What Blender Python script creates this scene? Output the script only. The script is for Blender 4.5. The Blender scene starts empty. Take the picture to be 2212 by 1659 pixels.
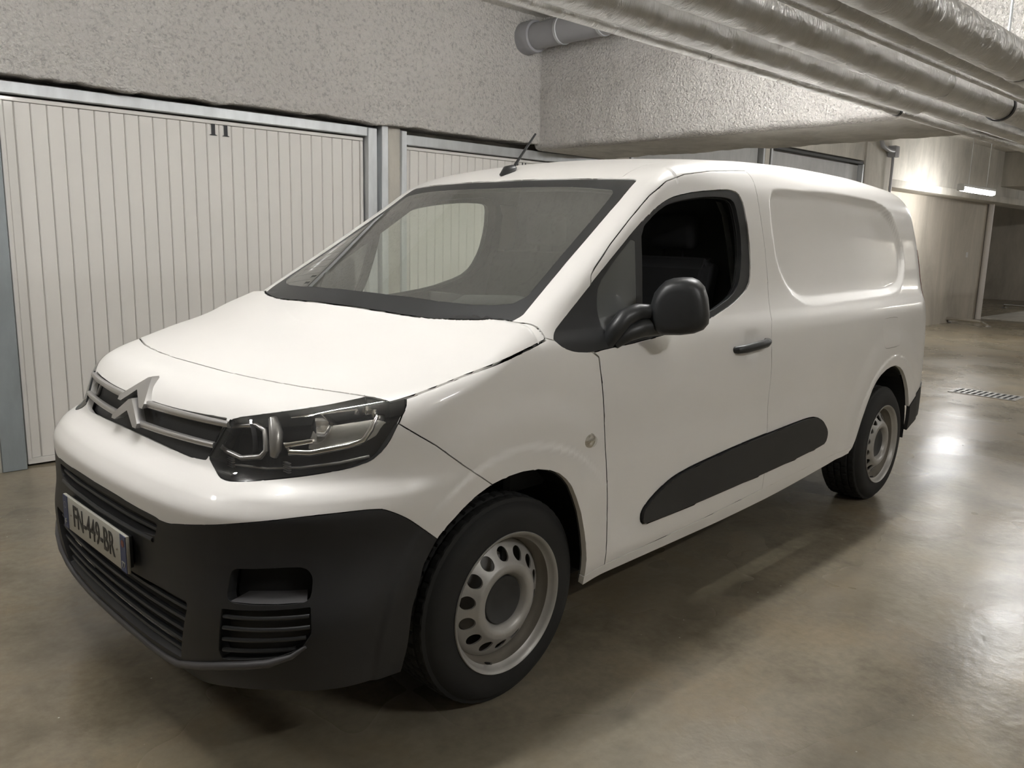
import bpy, bmesh, math, random
import numpy as np
from mathutils import Matrix, Vector
random.seed(4)
SC = bpy.context.scene
COL = SC.collection
# ---------------------------------------------------------------- camera, world, exposure
CP = (1750.0, -.766, -2.488, 1.413, .772, -.178, .0235)          # focal in px of a 2212 px wide frame, position, yaw, pitch, roll
def camera():
    f, cx, cy, cz, yaw, pit, rol = CP
    d = Vector((math.cos(pit)*math.cos(yaw), math.cos(pit)*math.sin(yaw), math.sin(pit)))
    r = d.cross(Vector((0, 0, 1))).normalized(); u = r.cross(d)
    r2 = math.cos(rol)*r + math.sin(rol)*u; u2 = -math.sin(rol)*r + math.cos(rol)*u
    cd = bpy.data.cameras.new('camera'); cd.sensor_width = 36; cd.lens = f/2212*36
    cd.clip_start = .05; cd.clip_end = 200
    o = bpy.data.objects.new('camera', cd); COL.objects.link(o)
    m = Matrix((r2, u2, -d)).transposed().to_4x4(); m.translation = (cx, cy, cz)
    o.matrix_world = m; SC.camera = o
camera()
w = bpy.data.worlds.new('world'); SC.world = w; w.use_nodes = True
w.node_tree.nodes['Background'].inputs[0].default_value = (.9, .88, .82, 1)
w.node_tree.nodes['Background'].inputs[1].default_value = .05
vs = SC.view_settings
vs.view_transform = 'Standard'; vs.look = 'None'; vs.gamma = 1; vs.use_curve_mapping = False
vs.exposure = EXPOSURE = 1.98
LAMP = 34.0            # radiance of the fluorescent diffusers
# the garage is turned a little against the van: a runs along the door wall, b out of it
BYAW = -.045
BM = Matrix.Translation((.56, 2.79, 0)) @ Matrix.Rotation(BYAW, 4, 'Z')
def bw(a, b, z): return BM @ Vector((a, -b, z))

# ---------------------------------------------------------------- tags and mesh helpers
def tag(o, label=None, cat=None, group=None, kind=None):
    for k, v in (('label', label), ('category', cat), ('group', group), ('kind', kind)):
        if v: o[k] = v
    return o
def link(name, me, parent=None, mw=None):
    o = bpy.data.objects.new(name, me); COL.objects.link(o)
    if mw is not None: o.matrix_world = mw
    if parent is not None: o.parent = parent
    return o
def empty(name, loc=(0, 0, 0), rz=0, mw=None, **k):
    o = bpy.data.objects.new(name, None); COL.objects.link(o); o.empty_display_size = .1
    if mw is not None: o.matrix_world = mw
    else: o.location = loc; o.rotation_euler = (0, 0, rz)
    return tag(o, **k)
def mesh_np(name, V, F, mat, N=None, smooth=True):
    me = bpy.data.meshes.new(name)
    V = np.asarray(V, float); F = np.asarray(F)
    me.vertices.add(len(V)); me.vertices.foreach_set('co', V.ravel())
    k = F.shape[1]
    me.loops.add(F.size); me.loops.foreach_set('vertex_index', F.ravel().astype(np.int32))
    me.polygons.add(len(F)); me.polygons.foreach_set('loop_start', np.arange(0, F.size, k, dtype=np.int32))
    me.polygons.foreach_set('use_smooth', np.full(len(F), smooth))
    me.update(); me.validate()
    me.materials.append(mat)
    if N is not None and len(me.vertices) == len(N):
        me.normals_split_custom_set_from_vertices(N.tolist())
    return me
class MB:
    def __init__(s): s.bm = bmesh.new()
    def box(s, x0, x1, y0, y1, z0, z1, bev=0, seg=2):
        r = bmesh.ops.create_cube(s.bm, size=1)['verts']
        for v in r:
            v.co = Vector(((x0+x1)/2+v.co.x*(x1-x0), (y0+y1)/2+v.co.y*(y1-y0), (z0+z1)/2+v.co.z*(z1-z0)))
        if bev:
            es = {e for v in r for e in v.link_edges}
            bmesh.ops.bevel(s.bm, geom=list(es), offset=bev, segments=seg, profile=.5, affect='EDGES')
        return s
    def tube(s, pts, r, n=10, caps=True, closed=False, flat=1.0, up=None):
        pts = [Vector(p) for p in pts]; m = len(pts)
        rr = r if isinstance(r, (list, tuple)) else [r]*m
        rings = []; ref = Vector(up) if up else None
        for i, p in enumerate(pts):
            if closed: t = (pts[(i+1) % m]-pts[i-1])
            else: t = pts[min(i+1, m-1)]-pts[max(i-1, 0)]
            t.normalize()
            if ref is None:
                ref = Vector((0, 0, 1)) if abs(t.z) < .9 else Vector((1, 0, 0))
            a = (ref-t*ref.dot(t)).normalized(); b = t.cross(a)
            if not up: ref = a
            rings.append([s.bm.verts.new(p+(a*math.cos(2*math.pi*k/n)*flat+b*math.sin(2*math.pi*k/n))*rr[i]) for k in range(n)])
        for i in range(m if closed else m-1):
            A, B = rings[i], rings[(i+1) % m]
            for k in range(n): s.bm.faces.new((A[k], A[(k+1) % n], B[(k+1) % n], B[k]))
        if caps and not closed:
            s.bm.faces.new(rings[0][::-1]); s.bm.faces.new(rings[-1])
        return s
    def rev(s, prof, n=48, axis='Y', c=(0, 0, 0), a0=0, a1=2*math.pi, closed=True):
        """profile (r, h) revolved about an axis through c"""
        rings = []; full = abs(a1-a0-2*math.pi) < 1e-6
        for k in range(n if full else n+1):
            t = a0+(a1-a0)*k/n; ct, st = math.cos(t), math.sin(t)
            row = []
            for r, h in prof:
                p = {'Y': (r*ct, h, r*st), 'Z': (r*ct, r*st, h), 'X': (h, r*ct, r*st)}[axis]
                row.append(s.bm.verts.new(Vector(p)+Vector(c)))
            rings.append(row)
        for k in range(len(rings) if full else len(rings)-1):
            A, B = rings[k], rings[(k+1) % len(rings)]
            for i in range(len(prof)-1): 
                s.bm.faces.new((A[i], B[i], B[i+1], A[i+1]))
        return s
    def prism(s, poly, h0, h1, axis='Z', hole=None):
        """polygon (u, v) extruded; axis gives the extrusion direction"""
        f = {'Z': lambda u, v, h: (u, v, h), 'Y': lambda u, v, h: (u, h, v), 'X': lambda u, v, h: (h, u, v)}[axis]
        A = [s.bm.verts.new(f(u, v, h0)) for u, v in poly]; B = [s.bm.verts.new(f(u, v, h1)) for u, v in poly]
        n = len(poly)
        for k in range(n): s.bm.faces.new((A[k], A[(k+1) % n], B[(k+1) % n], B[k]))
        s.bm.faces.new(A[::-1]); s.bm.faces.new(B)
        return s
    def mesh(s, name, mat, smooth=True, ang=40):
        bmesh.ops.recalc_face_normals(s.bm, faces=s.bm.faces[:])
        me = bpy.data.meshes.new(name); s.bm.to_mesh(me); s.bm.free(); me.materials.append(mat)
        if smooth:
            me.polygons.foreach_set('use_smooth', [True]*len(me.polygons))
            me.set_sharp_from_angle(angle=math.radians(ang))
        return me
    def build(s, name, mat, parent=None, smooth=True, ang=40, mw=None, **k):
        return tag(link(name, s.mesh(name, mat, smooth, ang), parent, mw), **k)

# ---------------------------------------------------------------- materials
def nt(name):
    m = bpy.data.materials.new(name); m.use_nodes = True; t = m.node_tree; n = t.nodes
    return m, t, n['Principled BSDF'], n['Material Output']
def pr(name, col, rough=.5, metal=0, **k):
    m, t, b, o = nt(name)
    b.inputs['Base Color'].default_value = (*col, 1); b.inputs['Roughness'].default_value = rough; b.inputs['Metallic'].default_value = metal
    for a, v in k.items():
        b.inputs[a.replace('_', ' ')].default_value = v
    return m
def noise(t, scale, detail=3, rough=.5, vec=None, dist=0):
    n = t.nodes.new('ShaderNodeTexNoise'); n.inputs['Scale'].default_value = scale; n.inputs['Detail'].default_value = detail
    n.inputs['Roughness'].default_value = rough; n.inputs['Distortion'].default_value = dist
    if vec is not None: t.links.new(vec, n.inputs['Vector'])
    return n.outputs['Fac']
def coords(t, scale=(1, 1, 1)):
    c = t.nodes.new('ShaderNodeTexCoord'); m = t.nodes.new('ShaderNodeMapping'); m.inputs['Scale'].default_value = scale
    t.links.new(c.outputs['Object'], m.inputs['Vector']); return m.outputs['Vector']
def ramp(t, fac, stops):
    r = t.nodes.new('ShaderNodeValToRGB'); e = r.color_ramp.elements
    while len(e) < len(stops): e.new(.5)
    for i, (p, c) in enumerate(stops):
        e[i].position = p; e[i].color = (*c, 1) if len(c) == 3 else c
    t.links.new(fac, r.inputs['Fac']); return r.outputs['Color']
def mix(t, fac, a, b, mode='MIX'):
    n = t.nodes.new('ShaderNodeMix'); n.data_type = 'RGBA'; n.blend_type = mode
    for s, v in ((n.inputs['Factor'], fac), (n.inputs['A'], a), (n.inputs['B'], b)):
        if hasattr(v, 'links') or hasattr(v, 'is_linked'): t.links.new(v, s)
        elif isinstance(v, (int, float)): s.default_value = v
        else: s.default_value = (*v, 1)
    return n.outputs['Result']
def math_(t, op, a, b=0.0, c=0.0):
    n = t.nodes.new('ShaderNodeMath'); n.operation = op
    for i, v in enumerate((a, b, c)):
        if isinstance(v, (int, float)): n.inputs[i].default_value = v
        else: t.links.new(v, n.inputs[i])
    return n.outputs[0]
def bump(t, b, h, strength=.5, dist=.01):
    n = t.nodes.new('ShaderNodeBump'); n.inputs['Strength'].default_value = strength; n.inputs['Distance'].default_value = dist
    t.links.new(h, n.inputs['Height']); t.links.new(n.outputs['Normal'], b.inputs['Normal'])

def m_paint(name, col, rough=.32):
    m, t, b, o = nt(name); v = coords(t)
    f = noise(t, 2.2, 4, .6, v)
    c = ramp(t, f, [(.3, tuple(x*.97 for x in col)), (.7, col)])
    sp = noise(t, 260, 1, .5, v); s2 = ramp(t, sp, [(.0, (.45, .4, .34)), (.185, (1, 1, 1))])
    t.links.new(mix(t, 1.0, c, s2, 'MULTIPLY'), b.inputs['Base Color'])
    t.links.new(ramp(t, noise(t, 5, 3, .5, v), [(.3, (rough,)*3), (.8, (rough*1.3,)*3)]), b.inputs['Roughness'])
    b.inputs['Coat Weight'].default_value = .35; b.inputs['Coat Roughness'].default_value = .06
    return m
def m_plastic(name, col, rough=.5, grain=900):
    m, t, b, o = nt(name); v = coords(t)
    c = ramp(t, noise(t, 6, 4, .6, v), [(.3, col), (.8, tuple(x*1.5 for x in col))])
    t.links.new(c, b.inputs['Base Color']); b.inputs['Roughness'].default_value = rough
    bump(t, b, noise(t, grain, 2, .5, v), .25, .0006)
    return m
def m_floor():
    m, t, b, o = nt('polished_concrete'); v = coords(t)
    big = noise(t, .55, 5, .6, v, .1); mid = noise(t, 2.6, 6, .65, v, .15); fine = noise(t, 30, 4, .6, v)
    c = ramp(t, big, [(.3, (.185, .155, .108)), (.5, (.235, .205, .153)), (.7, (.275, .248, .195))])
    c2 = ramp(t, mid, [(.34, (.74, .73, .70)), (.5, (1, .99, .96)), (.66, (1.0, .93, .82))])
    c = mix(t, 1.0, c, c2, 'MULTIPLY')
    c3 = ramp(t, fine, [(.3, (.84, .84, .84)), (.7, (1.1, 1.1, 1.1))]); c = mix(t, .8, c, c3, 'MULTIPLY')
    # worn pale patches, dark marks and pale specks
    c = mix(t, ramp(t, noise(t, 1.3, 8, .7, v, 0), [(.52, (0, 0, 0)), (.78, (.34,)*3)]), c, (.42, .36, .27))
    vo = t.nodes.new('ShaderNodeTexVoronoi'); vo.inputs['Scale'].default_value = 9; t.links.new(v, vo.inputs['Vector'])
    c = mix(t, ramp(t, vo.outputs['Distance'], [(.018, (.9,)*3), (.028, (0, 0, 0))]), c, (.62, .60, .52))
    vo2 = t.nodes.new('ShaderNodeTexVoronoi'); vo2.inputs['Scale'].default_value = 1.7; t.links.new(v, vo2.inputs['Vector'])
    c = mix(t, ramp(t, vo2.outputs['Distance'], [(.018, (.6,)*3), (.034, (0, 0, 0))]), c, (.08, .07, .05))
    t.links.new(c, b.inputs['Base Color'])
    t.links.new(ramp(t, noise(t, .9, 3, .5, v, 0), [(.3, (.21,)*3), (.75, (.36,)*3)]), b.inputs['Roughness'])
    vs_ = coords(t, (1, 1, 1))
    h = math_(t, 'ADD', math_(t, 'MULTIPLY', noise(t, 2.6, 5, .55, v, .0), .9), math_(t, 'MULTIPLY', noise(t, 28, 3, .6, v), .12))
    bump(t, b, h, .32, .02)
    b.inputs['Specular IOR Level'].default_value = .55
    return m
def m_spray(name, col, k=1.0):
    m, t, b, o = nt(name); v = coords(t)
    n1 = noise(t, 42, 5, .65, v, .5); n2 = noise(t, 95, 3, .6, v)
    vo = t.nodes.new('ShaderNodeTexVoronoi'); vo.inputs['Scale'].default_value = 55; t.links.new(v, vo.inputs['Vector'])
    h = math_(t, 'ADD', math_(t, 'ADD', math_(t, 'MULTIPLY', n1, 1.0), math_(t, 'MULTIPLY', n2, .45)), math_(t, 'MULTIPLY', vo.outputs['Distance'], .35))
    bump(t, b, h, 1.0*k, .046)
    c = ramp(t, n1, [(.34, tuple(x*.50 for x in col)), (.47, col), (.7, tuple(min(1, x*1.12) for x in col))])
    c = mix(t, .5, c, ramp(t, noise(t, .9, 4, .6, v), [(.3, tuple(x*.86 for x in col)), (.7, col)]))
    t.links.new(c, b.inputs['Base Color']); b.inputs['Roughness'].default_value = .95
    return m
def m_concrete(name, col, s=1.0):
    m, t, b, o = nt(name); v = coords(t, (1, 1, .35))
    c = ramp(t, noise(t, 2.3*s, 7, .7, v, .5), [(.3, tuple(x*.72 for x in col)), (.55, col), (.75, tuple(min(1, x*1.2) for x in col))])
    t.links.new(c, b.inputs['Base Color']); b.inputs['Roughness'].default_value = .9
    bump(t, b, noise(t, 22, 6, .7, v), .5, .01)
    return m
def m_foil():
    m, t, b, o = nt('aluminium_foil_wrap'); v = coords(t, (46, 13, 9)); v2 = coords(t, (5, 8, 8))
    n1 = noise(t, 1.0, 5, .65, v, 1.2); n2 = noise(t, 1.0, 3, .6, v2, .8)
    h = math_(t, 'ADD', math_(t, 'MULTIPLY', n1, math_(t, 'MULTIPLY', n2, 1.6)), math_(t, 'MULTIPLY', n2, .6)); bump(t, b, h, 1.0, .022)
    t.links.new(ramp(t, n2, [(.3, (.60, .595, .585)), (.7, (.78, .775, .76))]), b.inputs['Base Color'])
    b.inputs['Metallic'].default_value = .95; b.inputs['Roughness'].default_value = .30
    return m
def m_galv(name, col, rough=.52, metal=.6):
    m, t, b, o = nt(name); v = coords(t, (1, 1, .3))
    t.links.new(ramp(t, noise(t, 9, 5, .6, v), [(.3, tuple(x*.85 for x in col)), (.7, tuple(min(1, x*1.1) for x in col))]), b.inputs['Base Color'])
    b.inputs['Metallic'].default_value = metal; b.inputs['Roughness'].default_value = rough
    return m
def m_glass(name, tint, haze=.05, hazecol=(.5, .5, .48), rough=.02):
    m = bpy.data.materials.new(name); m.use_nodes = True; t = m.node_tree; t.nodes.clear()
    o = t.nodes.new('ShaderNodeOutputMaterial'); tr = t.nodes.new('ShaderNodeBsdfTransparent'); tr.inputs[0].default_value = (*tint, 1)
    gl = t.nodes.new('ShaderNodeBsdfGlossy'); gl.inputs['Roughness'].default_value = rough; gl.inputs[0].default_value = (1, 1, 1, 1)
    di = t.nodes.new('ShaderNodeBsdfDiffuse'); di.inputs[0].default_value = (*hazecol, 1)
    fr = t.nodes.new('ShaderNodeFresnel'); 
    ge = t.nodes.new('ShaderNodeNewGeometry'); t.links.new(math_(t, 'SUBTRACT', 1.5, math_(t, 'MULTIPLY', ge.outputs['Backfacing'], .8333)), fr.inputs[0])
    m1 = t.nodes.new('ShaderNodeMixShader'); m2 = t.nodes.new('ShaderNodeMixShader')
    v = coords(t); hz = noise(t, 1.2, 2, .5, v, .3)
    hf = math_(t, 'MULTIPLY', math_(t, 'ADD', hz, .5), haze)
    t.links.new(hf, m1.inputs[0]); t.links.new(tr.outputs[0], m1.inputs[1]); t.links.new(di.outputs[0], m1.inputs[2])
    t.links.new(fr.outputs[0], m2.inputs[0]); t.links.new(m1.outputs[0], m2.inputs[1]); t.links.new(gl.outputs[0], m2.inputs[2])
    t.links.new(m2.outputs[0], o.inputs[0]); return m
def m_emit(name, col, s):
    m, t, b, o = nt(name); b.inputs['Base Color'].default_value = (.8, .8, .8, 1)
    b.inputs['Emission Color'].default_value = (*col, 1); b.inputs['Emission Strength'].default_value = s
    return m
M = dict(
    white=m_paint('white_van_paint', (.80, .785, .755)),
    black=m_plastic('black_grained_plastic', (.013, .0132, .014), .50),
    trim=m_plastic('satin_black_trim', (.018, .019, .020), .40, 400),
    gloss=pr('gloss_black', (.03, .03, .034), .18),
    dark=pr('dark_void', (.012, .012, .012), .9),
    lining=m_plastic('grey_cabin_lining', (.035, .036, .036), .85),
    cloth=m_plastic('dark_seat_cloth', (.02, .02, .022), .95, 300),
    chrome=pr('chrome', (.75, .74, .72), .12, 1),
    satin=pr('satin_grey_chrome', (.50, .49, .48), .28, .75),
    facet=pr('faceted_reflector', (.62, .61, .58), .22, .8),
    scuff_lit=m_plastic('scuffed_and_lit_plastic', (.055, .053, .055), .45),  # scuffed lip; also carries the painted light on the fog lamp ledge
    tyre=m_plastic('tyre_rubber', (.012, .012, .0115), .78, 220),
    steel=m_galv('grey_painted_steel', (.40, .39, .37), .42, .35),
    steel2=m_galv('grimy_rim_steel', (.22, .20, .17), .5, .35),
    hub=m_plastic('hub_plastic', (.03, .03, .03), .6),
    glass=m_glass('windscreen_glass', (.86, .90, .85), .15, (.55, .55, .5)),
    sglass=m_glass('side_glass', (.92, .96, .91), .03),
    qglass=m_glass('reflection_haze_glass', (.40, .42, .41), .34, (.36, .37, .36)),  # grey haze mixed in as the reflection on the quarter window
    lens=m_glass('headlight_lens', (.95, .95, .94), .035, (.6, .6, .6)),
    plate=pr('plate_white', (.42, .41, .36), .35),
    ink=pr('plate_black', (.012, .012, .012), .4),
    blue=pr('plate_blue', (.03, .05, .13), .4),
    red=pr('tail_red', (.16, .02, .015), .15),
    floor=m_floor(),
    spray=m_spray('sprayed_plaster', (.89, .855, .81)),
    ceil=m_spray('sprayed_ceiling', (.80, .77, .71), .7),
    conc=m_concrete('raw_concrete', (.50, .475, .42)),
    conc2=m_concrete('far_concrete', (.45, .41, .345), .6),
    soffit=m_concrete('beam_soffit_concrete', (.60, .58, .54), 1.5),
    door=m_paint('cream_door_paint', (.70, .68, .64), .5),
    greydoor=m_galv('grey_door_sheet', (.42, .42, .41), .55, .1),
    galv=m_galv('galvanised_steel', (.58, .60, .61)),
    bluegrey=m_galv('blue_grey_jamb_paint', (.27, .30, .31), .5, .1),
    foil=m_foil(),
    pvc=pr('grey_pvc', (.30, .30, .31), .35),
    wpipe=pr('white_painted_pipe', (.62, .58, .54), .5),
    stencil=pr('stencil_paint', (.035, .036, .04), .7),
    tube=m_emit('lit_diffuser', (1, .99, .978), LAMP),
    lamp_body=pr('lamp_housing', (.55, .55, .53), .5),
)
# ---------------------------------------------------------------- garage
def gbox(name, a0, a1, b0, b1, z0, z1, mat, parent=None, bev=0, **k):
    o = MB().box(a0, a1, -b1, -b0, z0, z1, bev).build(name, mat, parent, smooth=bool(bev), mw=None if parent else BM, **k)
    return o
S = dict(kind='structure')
gbox('floor', -8, 34, -6, 10, -.2, 0, M['floor'], **S)
gbox('ceiling', -8, 34, -6, 10, 3.27, 3.45, M['ceil'], **S)
gbox('wall_back', -8, -7.8, -6, 10, 0, 3.27, M['conc'], **S)
gbox('wall_right', -8, 34, 9.2, 9.4, 0, 3.27, M['conc'], **S)
gbox('wall_far', 26, 26.2, -6, 9.2, 0, 3.27, M['conc2'], **S)
# door wall: raw concrete behind and between the door frames
wl = gbox('wall_left', -7.8, 11.55, -.32, -.22, 0, 3.27, M['conc'], **S)
gbox('pier', -7.8, -.13, -.25, 0.0, 0, 2.3, M['conc'], wl)
gbox('pier', 2.555, 2.675, -.22, 0.0, 0, 2.3, M['conc'], wl)
gbox('pier', 5.25, 5.45, -.22, 0.0, 0, 2.62, M['conc'], wl)
gbox('pier', 8.02, 8.12, -.22, 0.0, 0, 2.62, M['conc'], wl)
gbox('pier', 10.72, 11.55, -.22, 0.02, 0, 3.27, M['conc'], wl)
gbox('lintel', 5.1, 10.72, -.22, -.01, 2.62, 3.27, M['conc'], wl)

def rough_panel(name, a0, a1, z0, z1, b, thick, mat, kinddict, parent=None):
    """a plaster face with a ragged lower edge (grid in a, z; pushed about by noise), closed at its back"""
    from mathutils import noise as mn
    na = int((a1-a0)/.03); nz = 26
    V = []; F = []
    zs_ = [z0+(z1-z0)*(i/nz)**2.2 for i in range(nz+1)]
    for i in range(na+1):
        a = a0+(a1-a0)*i/na
        rag = .02*mn.noise(Vector((a*2.2, 3.1, 0)))+.012*mn.noise(Vector((a*11, 7.7, 0)))+.006*mn.noise(Vector((a*31, 1.7, 0)))
        V.append((a, -(b-thick), z0+rag+.012))
        V.append((a, -(b-.03), z0+rag+.002))
        for j, z in enumerate(zs_):
            zz = z+rag*max(0, 1-j/5)
            d = .010*mn.noise(Vector((a*9, z*9, 1)))+.005*mn.noise(Vector((a*27, z*27, 4))) - (.02*(1-j/3)**2 if j < 3 else 0)
            V.append((a, -(b+d), zz))
    W_ = nz+3
    for i in range(na):
        for j in range(W_-1):
            p = i*W_+j; F.append((p, p+W_, p+W_+1, p+1))
    me = mesh_np(name, V, F, mat); o = link(name, me, parent, None if parent else BM)
    return tag(o, **kinddict)
rough_panel('trim_1', -7.8, 4.1, 2.225, 3.27, .085, .30, M['spray'], S)

# deep cross beam over the van
def beam(name, a0, a1, b0, b1, z0, z1, mat1, mat2):
    from mathutils import noise as mn
    prof = []                                      # (a, z) around the underside, rounded ragged front corner
    for i in range(25): prof.append((a0, z1-(z1-z0-.05)*i/24))
    prof += [(a0+.008, z0+.03), (a0+.022, z0+.012), (a0+.05, z0+.002), (a0+.09, z0)]
    for i in range(1, 12): prof.append((a0+.09+(a1-a0-.13)*i/11, z0))
    prof += [(a1-.01, z0+.008), (a1, z0+.04)]
    for i in range(1, 6): prof.append((a1, z0+.04+(z1-z0-.04)*i/5))
    nb = int((b1-b0)/.035); V = []; F = []; n = len(prof)
    for i in range(nb+1):
        bb = b0+(b1-b0)*i/nb
        for j, (a, z) in enumerate(prof):
            e = .014*mn.noise(Vector((a*6, bb*6, z*6)))+.006*mn.noise(Vector((a*21, bb*21, z*21)))
            ed = .018*mn.noise(Vector((bb*4, 2, a*.5)))+.008*mn.noise(Vector((bb*16, 5, a*.5)))
            near = abs(z-z0) < .06
            V.append((a-(e if j < 26 else 0)+(ed if near and j < 29 else 0)-(ed if near and j > n-9 else 0), -bb, z+(ed*.6 if near else 0)))
    for i in range(nb):
        for j in range(n-1):
            p = i*n+j; F.append((p, p+1, p+n+1, p+n))
    me = mesh_np(name, V, F, mat1); me.materials.append(mat2)
    idx = [1 if (f % (n-1)) >= 28 else 0 for f in range(len(F))]
    me.polygons.foreach_set('material_index', idx)
    return tag(link(name, me, None, BM), **S)
beam('trim_2', 4.1, 5.12, .02, 9.2, 2.185, 3.27, M['spray'], M['soffit'])

# up and over garage doors: planks, leaf frame, galvanised rails and jambs
def plank_mesh(w, h):
    m = MB()
    m.prism([(0, 0), (.005, .006), (w-.005, .006), (w, 0), (w, -.006), (0, -.006)], 0, h, 'Z')
    return m.mesh('plank', M['door'], smooth=False)
def garage_door(name, a0, a1, ztop, n, mat, jl, jr, jmat):
    e = empty(name, mw=BM, kind='structure')
    yb = .06                                       # leaf plane sits this far behind b = 0
    m = MB()
    fw = .024
    for (x0, x1, z0, z1) in ((a0, a1, .012, .012+fw+.012), (a0, a1, ztop-fw, ztop), (a0, a0+fw, .03, ztop-fw), (a1-fw, a1, .03, ztop-fw)):
        m.box(x0, x1, yb-.012, yb+.02, z0, z1, .003, 1)
    m.build('leaf_frame', mat, e)
    m = MB(); m.box(a0+fw, a1-fw, yb+.012, yb+.03, .03, ztop-fw); m.build('backing_sheet', mat, e, smooth=False)
    h = ztop-fw-.052; w_ = .0846
    ed = [a0+fw]+[a0+.077+w_*i for i in range(n) if a0+.077+w_*i < a1-fw-.02]+[a1-fw]
    pm = plank_mesh(w_-.0024, h)
    for i in range(len(ed)-1):
        wd = ed[i+1]-ed[i]
        me = pm if abs(wd-w_) < 1e-4 else plank_mesh(wd-.0024, h)
        o = link('plank', me, e); o.location = (ed[i]+.0012, yb+.004, .050); o.scale = (1, -1, 1)
    return e
d1 = garage_door('door_1', .01, 2.375, 2.128, 28, M['door'], 0, 0, None)
def rail(parent, nm, a0, a1, y0, y1, z0, z1, mat, bev=.004, **k):
    return MB().box(a0, a1, y0, y1, z0, z1, bev, 1).build(nm, mat, parent, **k)
rail(d1, 'top_rail', -.12, 2.47, .01, .07, 2.138, 2.205, M['galv'])
rail(d1, 'jamb', -.135, -.005, -.012, .07, 0, 2.21, M['bluegrey'], label='broad blue-grey painted jamb')
rail(d1, 'jamb', 2.385, 2.465, -.005, .07, 0, 2.20, M['galv'])
rail(d1, 'jamb', 2.487, 2.545, -.035, .06, 0, 2.235, M['galv'])
rail(d1, 'jamb_web', 2.462, 2.49, .03, .06, 0, 2.16, M['galv'])
d2 = garage_door('door_2', 2.735, 5.12, 2.10, 28, M['door'], 0, 0, None)
rail(d2, 'top_rail', 2.70, 5.22, .01, .07, 2.108, 2.185, M['galv'])
rail(d2, 'jamb', 2.675, 2.725, -.025, .07, 0, 2.205, M['galv'])
rail(d2, 'jamb', 5.13, 5.24, -.02, .07, 0, 2.19, M['galv'])
def grey_door(name, a0, a1, zt):
    e = empty(name, mw=BM, kind='structure')
    MB().box(a0+.05, a1-.05, .06, .09, .01, zt-.05).build('leaf', M['greydoor'], e, smooth=False)
    MB().box(a0, a1, .0, .07, zt-.035, zt, .004, 1).build('top_rail', M['trim'], e)
    for x in (a0, a1-.04): MB().box(x, x+.04, -.01, .07, 0, zt-.035, .004, 1).build('jamb', M['galv'], e)
grey_door('door_3', 5.47, 8.0, 2.60); grey_door('door_4', 8.14, 10.7, 2.60)

# stencilled door numbers
def stencil(parent, chars, a, z, h, y):
    one_l = [(-.28, .80), (-.06, 1.0), (-.02, 1.0), (-.02, .10), (-.10, .04), (-.30, .0), (-.02, 0), (-.02, 0)]
    def put(m, poly, ox):
        m.prism([(ox+u*h, z+v*h) for u, v in poly], y-.0012, y, 'Y')
    for i, c in enumerate(chars):
        ox = a+i*.0846; m = MB()
        if c == '1':
            put(m, [(-.22, .80), (-.03, 1.0), (-.03, .06), (-.12, .035), (-.12, 0), (.0, 0), (.0, 1.0), (.10, 1.0), (.10, .07), (.20, .035), (.20, 0), (.02, 0), (.02, .98), (-.02, .98), (-.02, .80), (-.10, .80)][:3]+[(-.12, .03), (-.24, 0), (.24, 0), (.12, .03), (.12, 1.0), (-.03, 1.0)], ox) if False else None
            put(m, [(-.30, .78), (-.13, .84), (-.13, .08), (-.27, .04), (-.27, 0), (.32, 0), (.32, .04), (.18, .08), (.18, 1.0), (.06, 1.0)], ox)
        else:
            for sgn in (-1, 1):
                out = [(sgn*(.05+.27*math.sin(t)), .5+.5*math.cos(t)) for t in [math.pi*(.06+.88*k/14) for k in range(15)]]
                inn = [(sgn*(.05+.12*math.sin(t)), .5+.43*math.cos(t)) for t in [math.pi*(.06+.88*k/14) for k in range(15)]][::-1]
                put(m, out+inn, ox)
        m.build('digit', M['stencil'], parent, smooth=False)
stencil(d1, '11', 1.228, 2.032, .080, .0545)
stencil(d2, '10', 3.968, 2.015, .080, .0545)

# recess and far end of the garage
w3 = gbox('wall_recess', 11.55, 17.3, -.6, -.36, 0, 3.27, M['conc2'], **S)
gbox('trim_3', 11.55, 26, -.5, 0.0, 2.31, 2.43, M['conc'], bev=.01, **S)
gbox('trim_4', 11.55, 26, -.5, -.06, 2.43, 3.27, M['conc'], **S)
gbox('trim_5', 17.3, 17.42, -3.2, -.36, 0, 2.31, M['conc2'], **S)
gbox('trim_6', 16.9, 18.4, -.7, 9.2, 2.62, 3.27, M['conc'], bev=.02, **S)
gbox('trim_7', 17.36, 26, -.3, 9.2, 0, .035, M['conc'], bev=.008, **S)
gbox('wall_end', 25.2, 26, -6, 9.2, 0, 3.27, M['conc2'], **S)

def tube_obj(name, pts, r, mat, n=12, **k):
    return MB().tube([bw(*p) for p in pts], r, n).build(name, mat, **k)
tube_obj('drain_pipe', [(17.30, -.30, 0), (17.30, -.30, 2.31)], .055, M['wpipe'], label='tall white drain pipe on the corner of the far recess wall', cat='pipe')
e = empty('conduit', loc=bw(11.45, .09, 0), label='thin grey conduit with elbow and junction box beside the last grey garage door', cat='conduit')
def sub_tube(nm, pts, r, mat, par, n=10, **k):
    o = MB().tube([bw(*p)-par.location for p in pts], r, n).build(nm, mat, par, **k); return o
sub_tube('pipe', [(11.45, .09, 0), (11.45, .09, 2.72)], .02, M['pvc'], e)
sub_tube('elbow', [(11.42, .12, 2.80), (11.2, .12, 2.80), (11.0, .12, 2.84), (10.9, .12, 2.95), (10.88, .12, 3.2)], .03, M['pvc'], e)
jb = MB().box(-.08, .08, -.06, .06, 2.72, 2.88, .01).build('junction_box', M['pvc'], e); 

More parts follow.
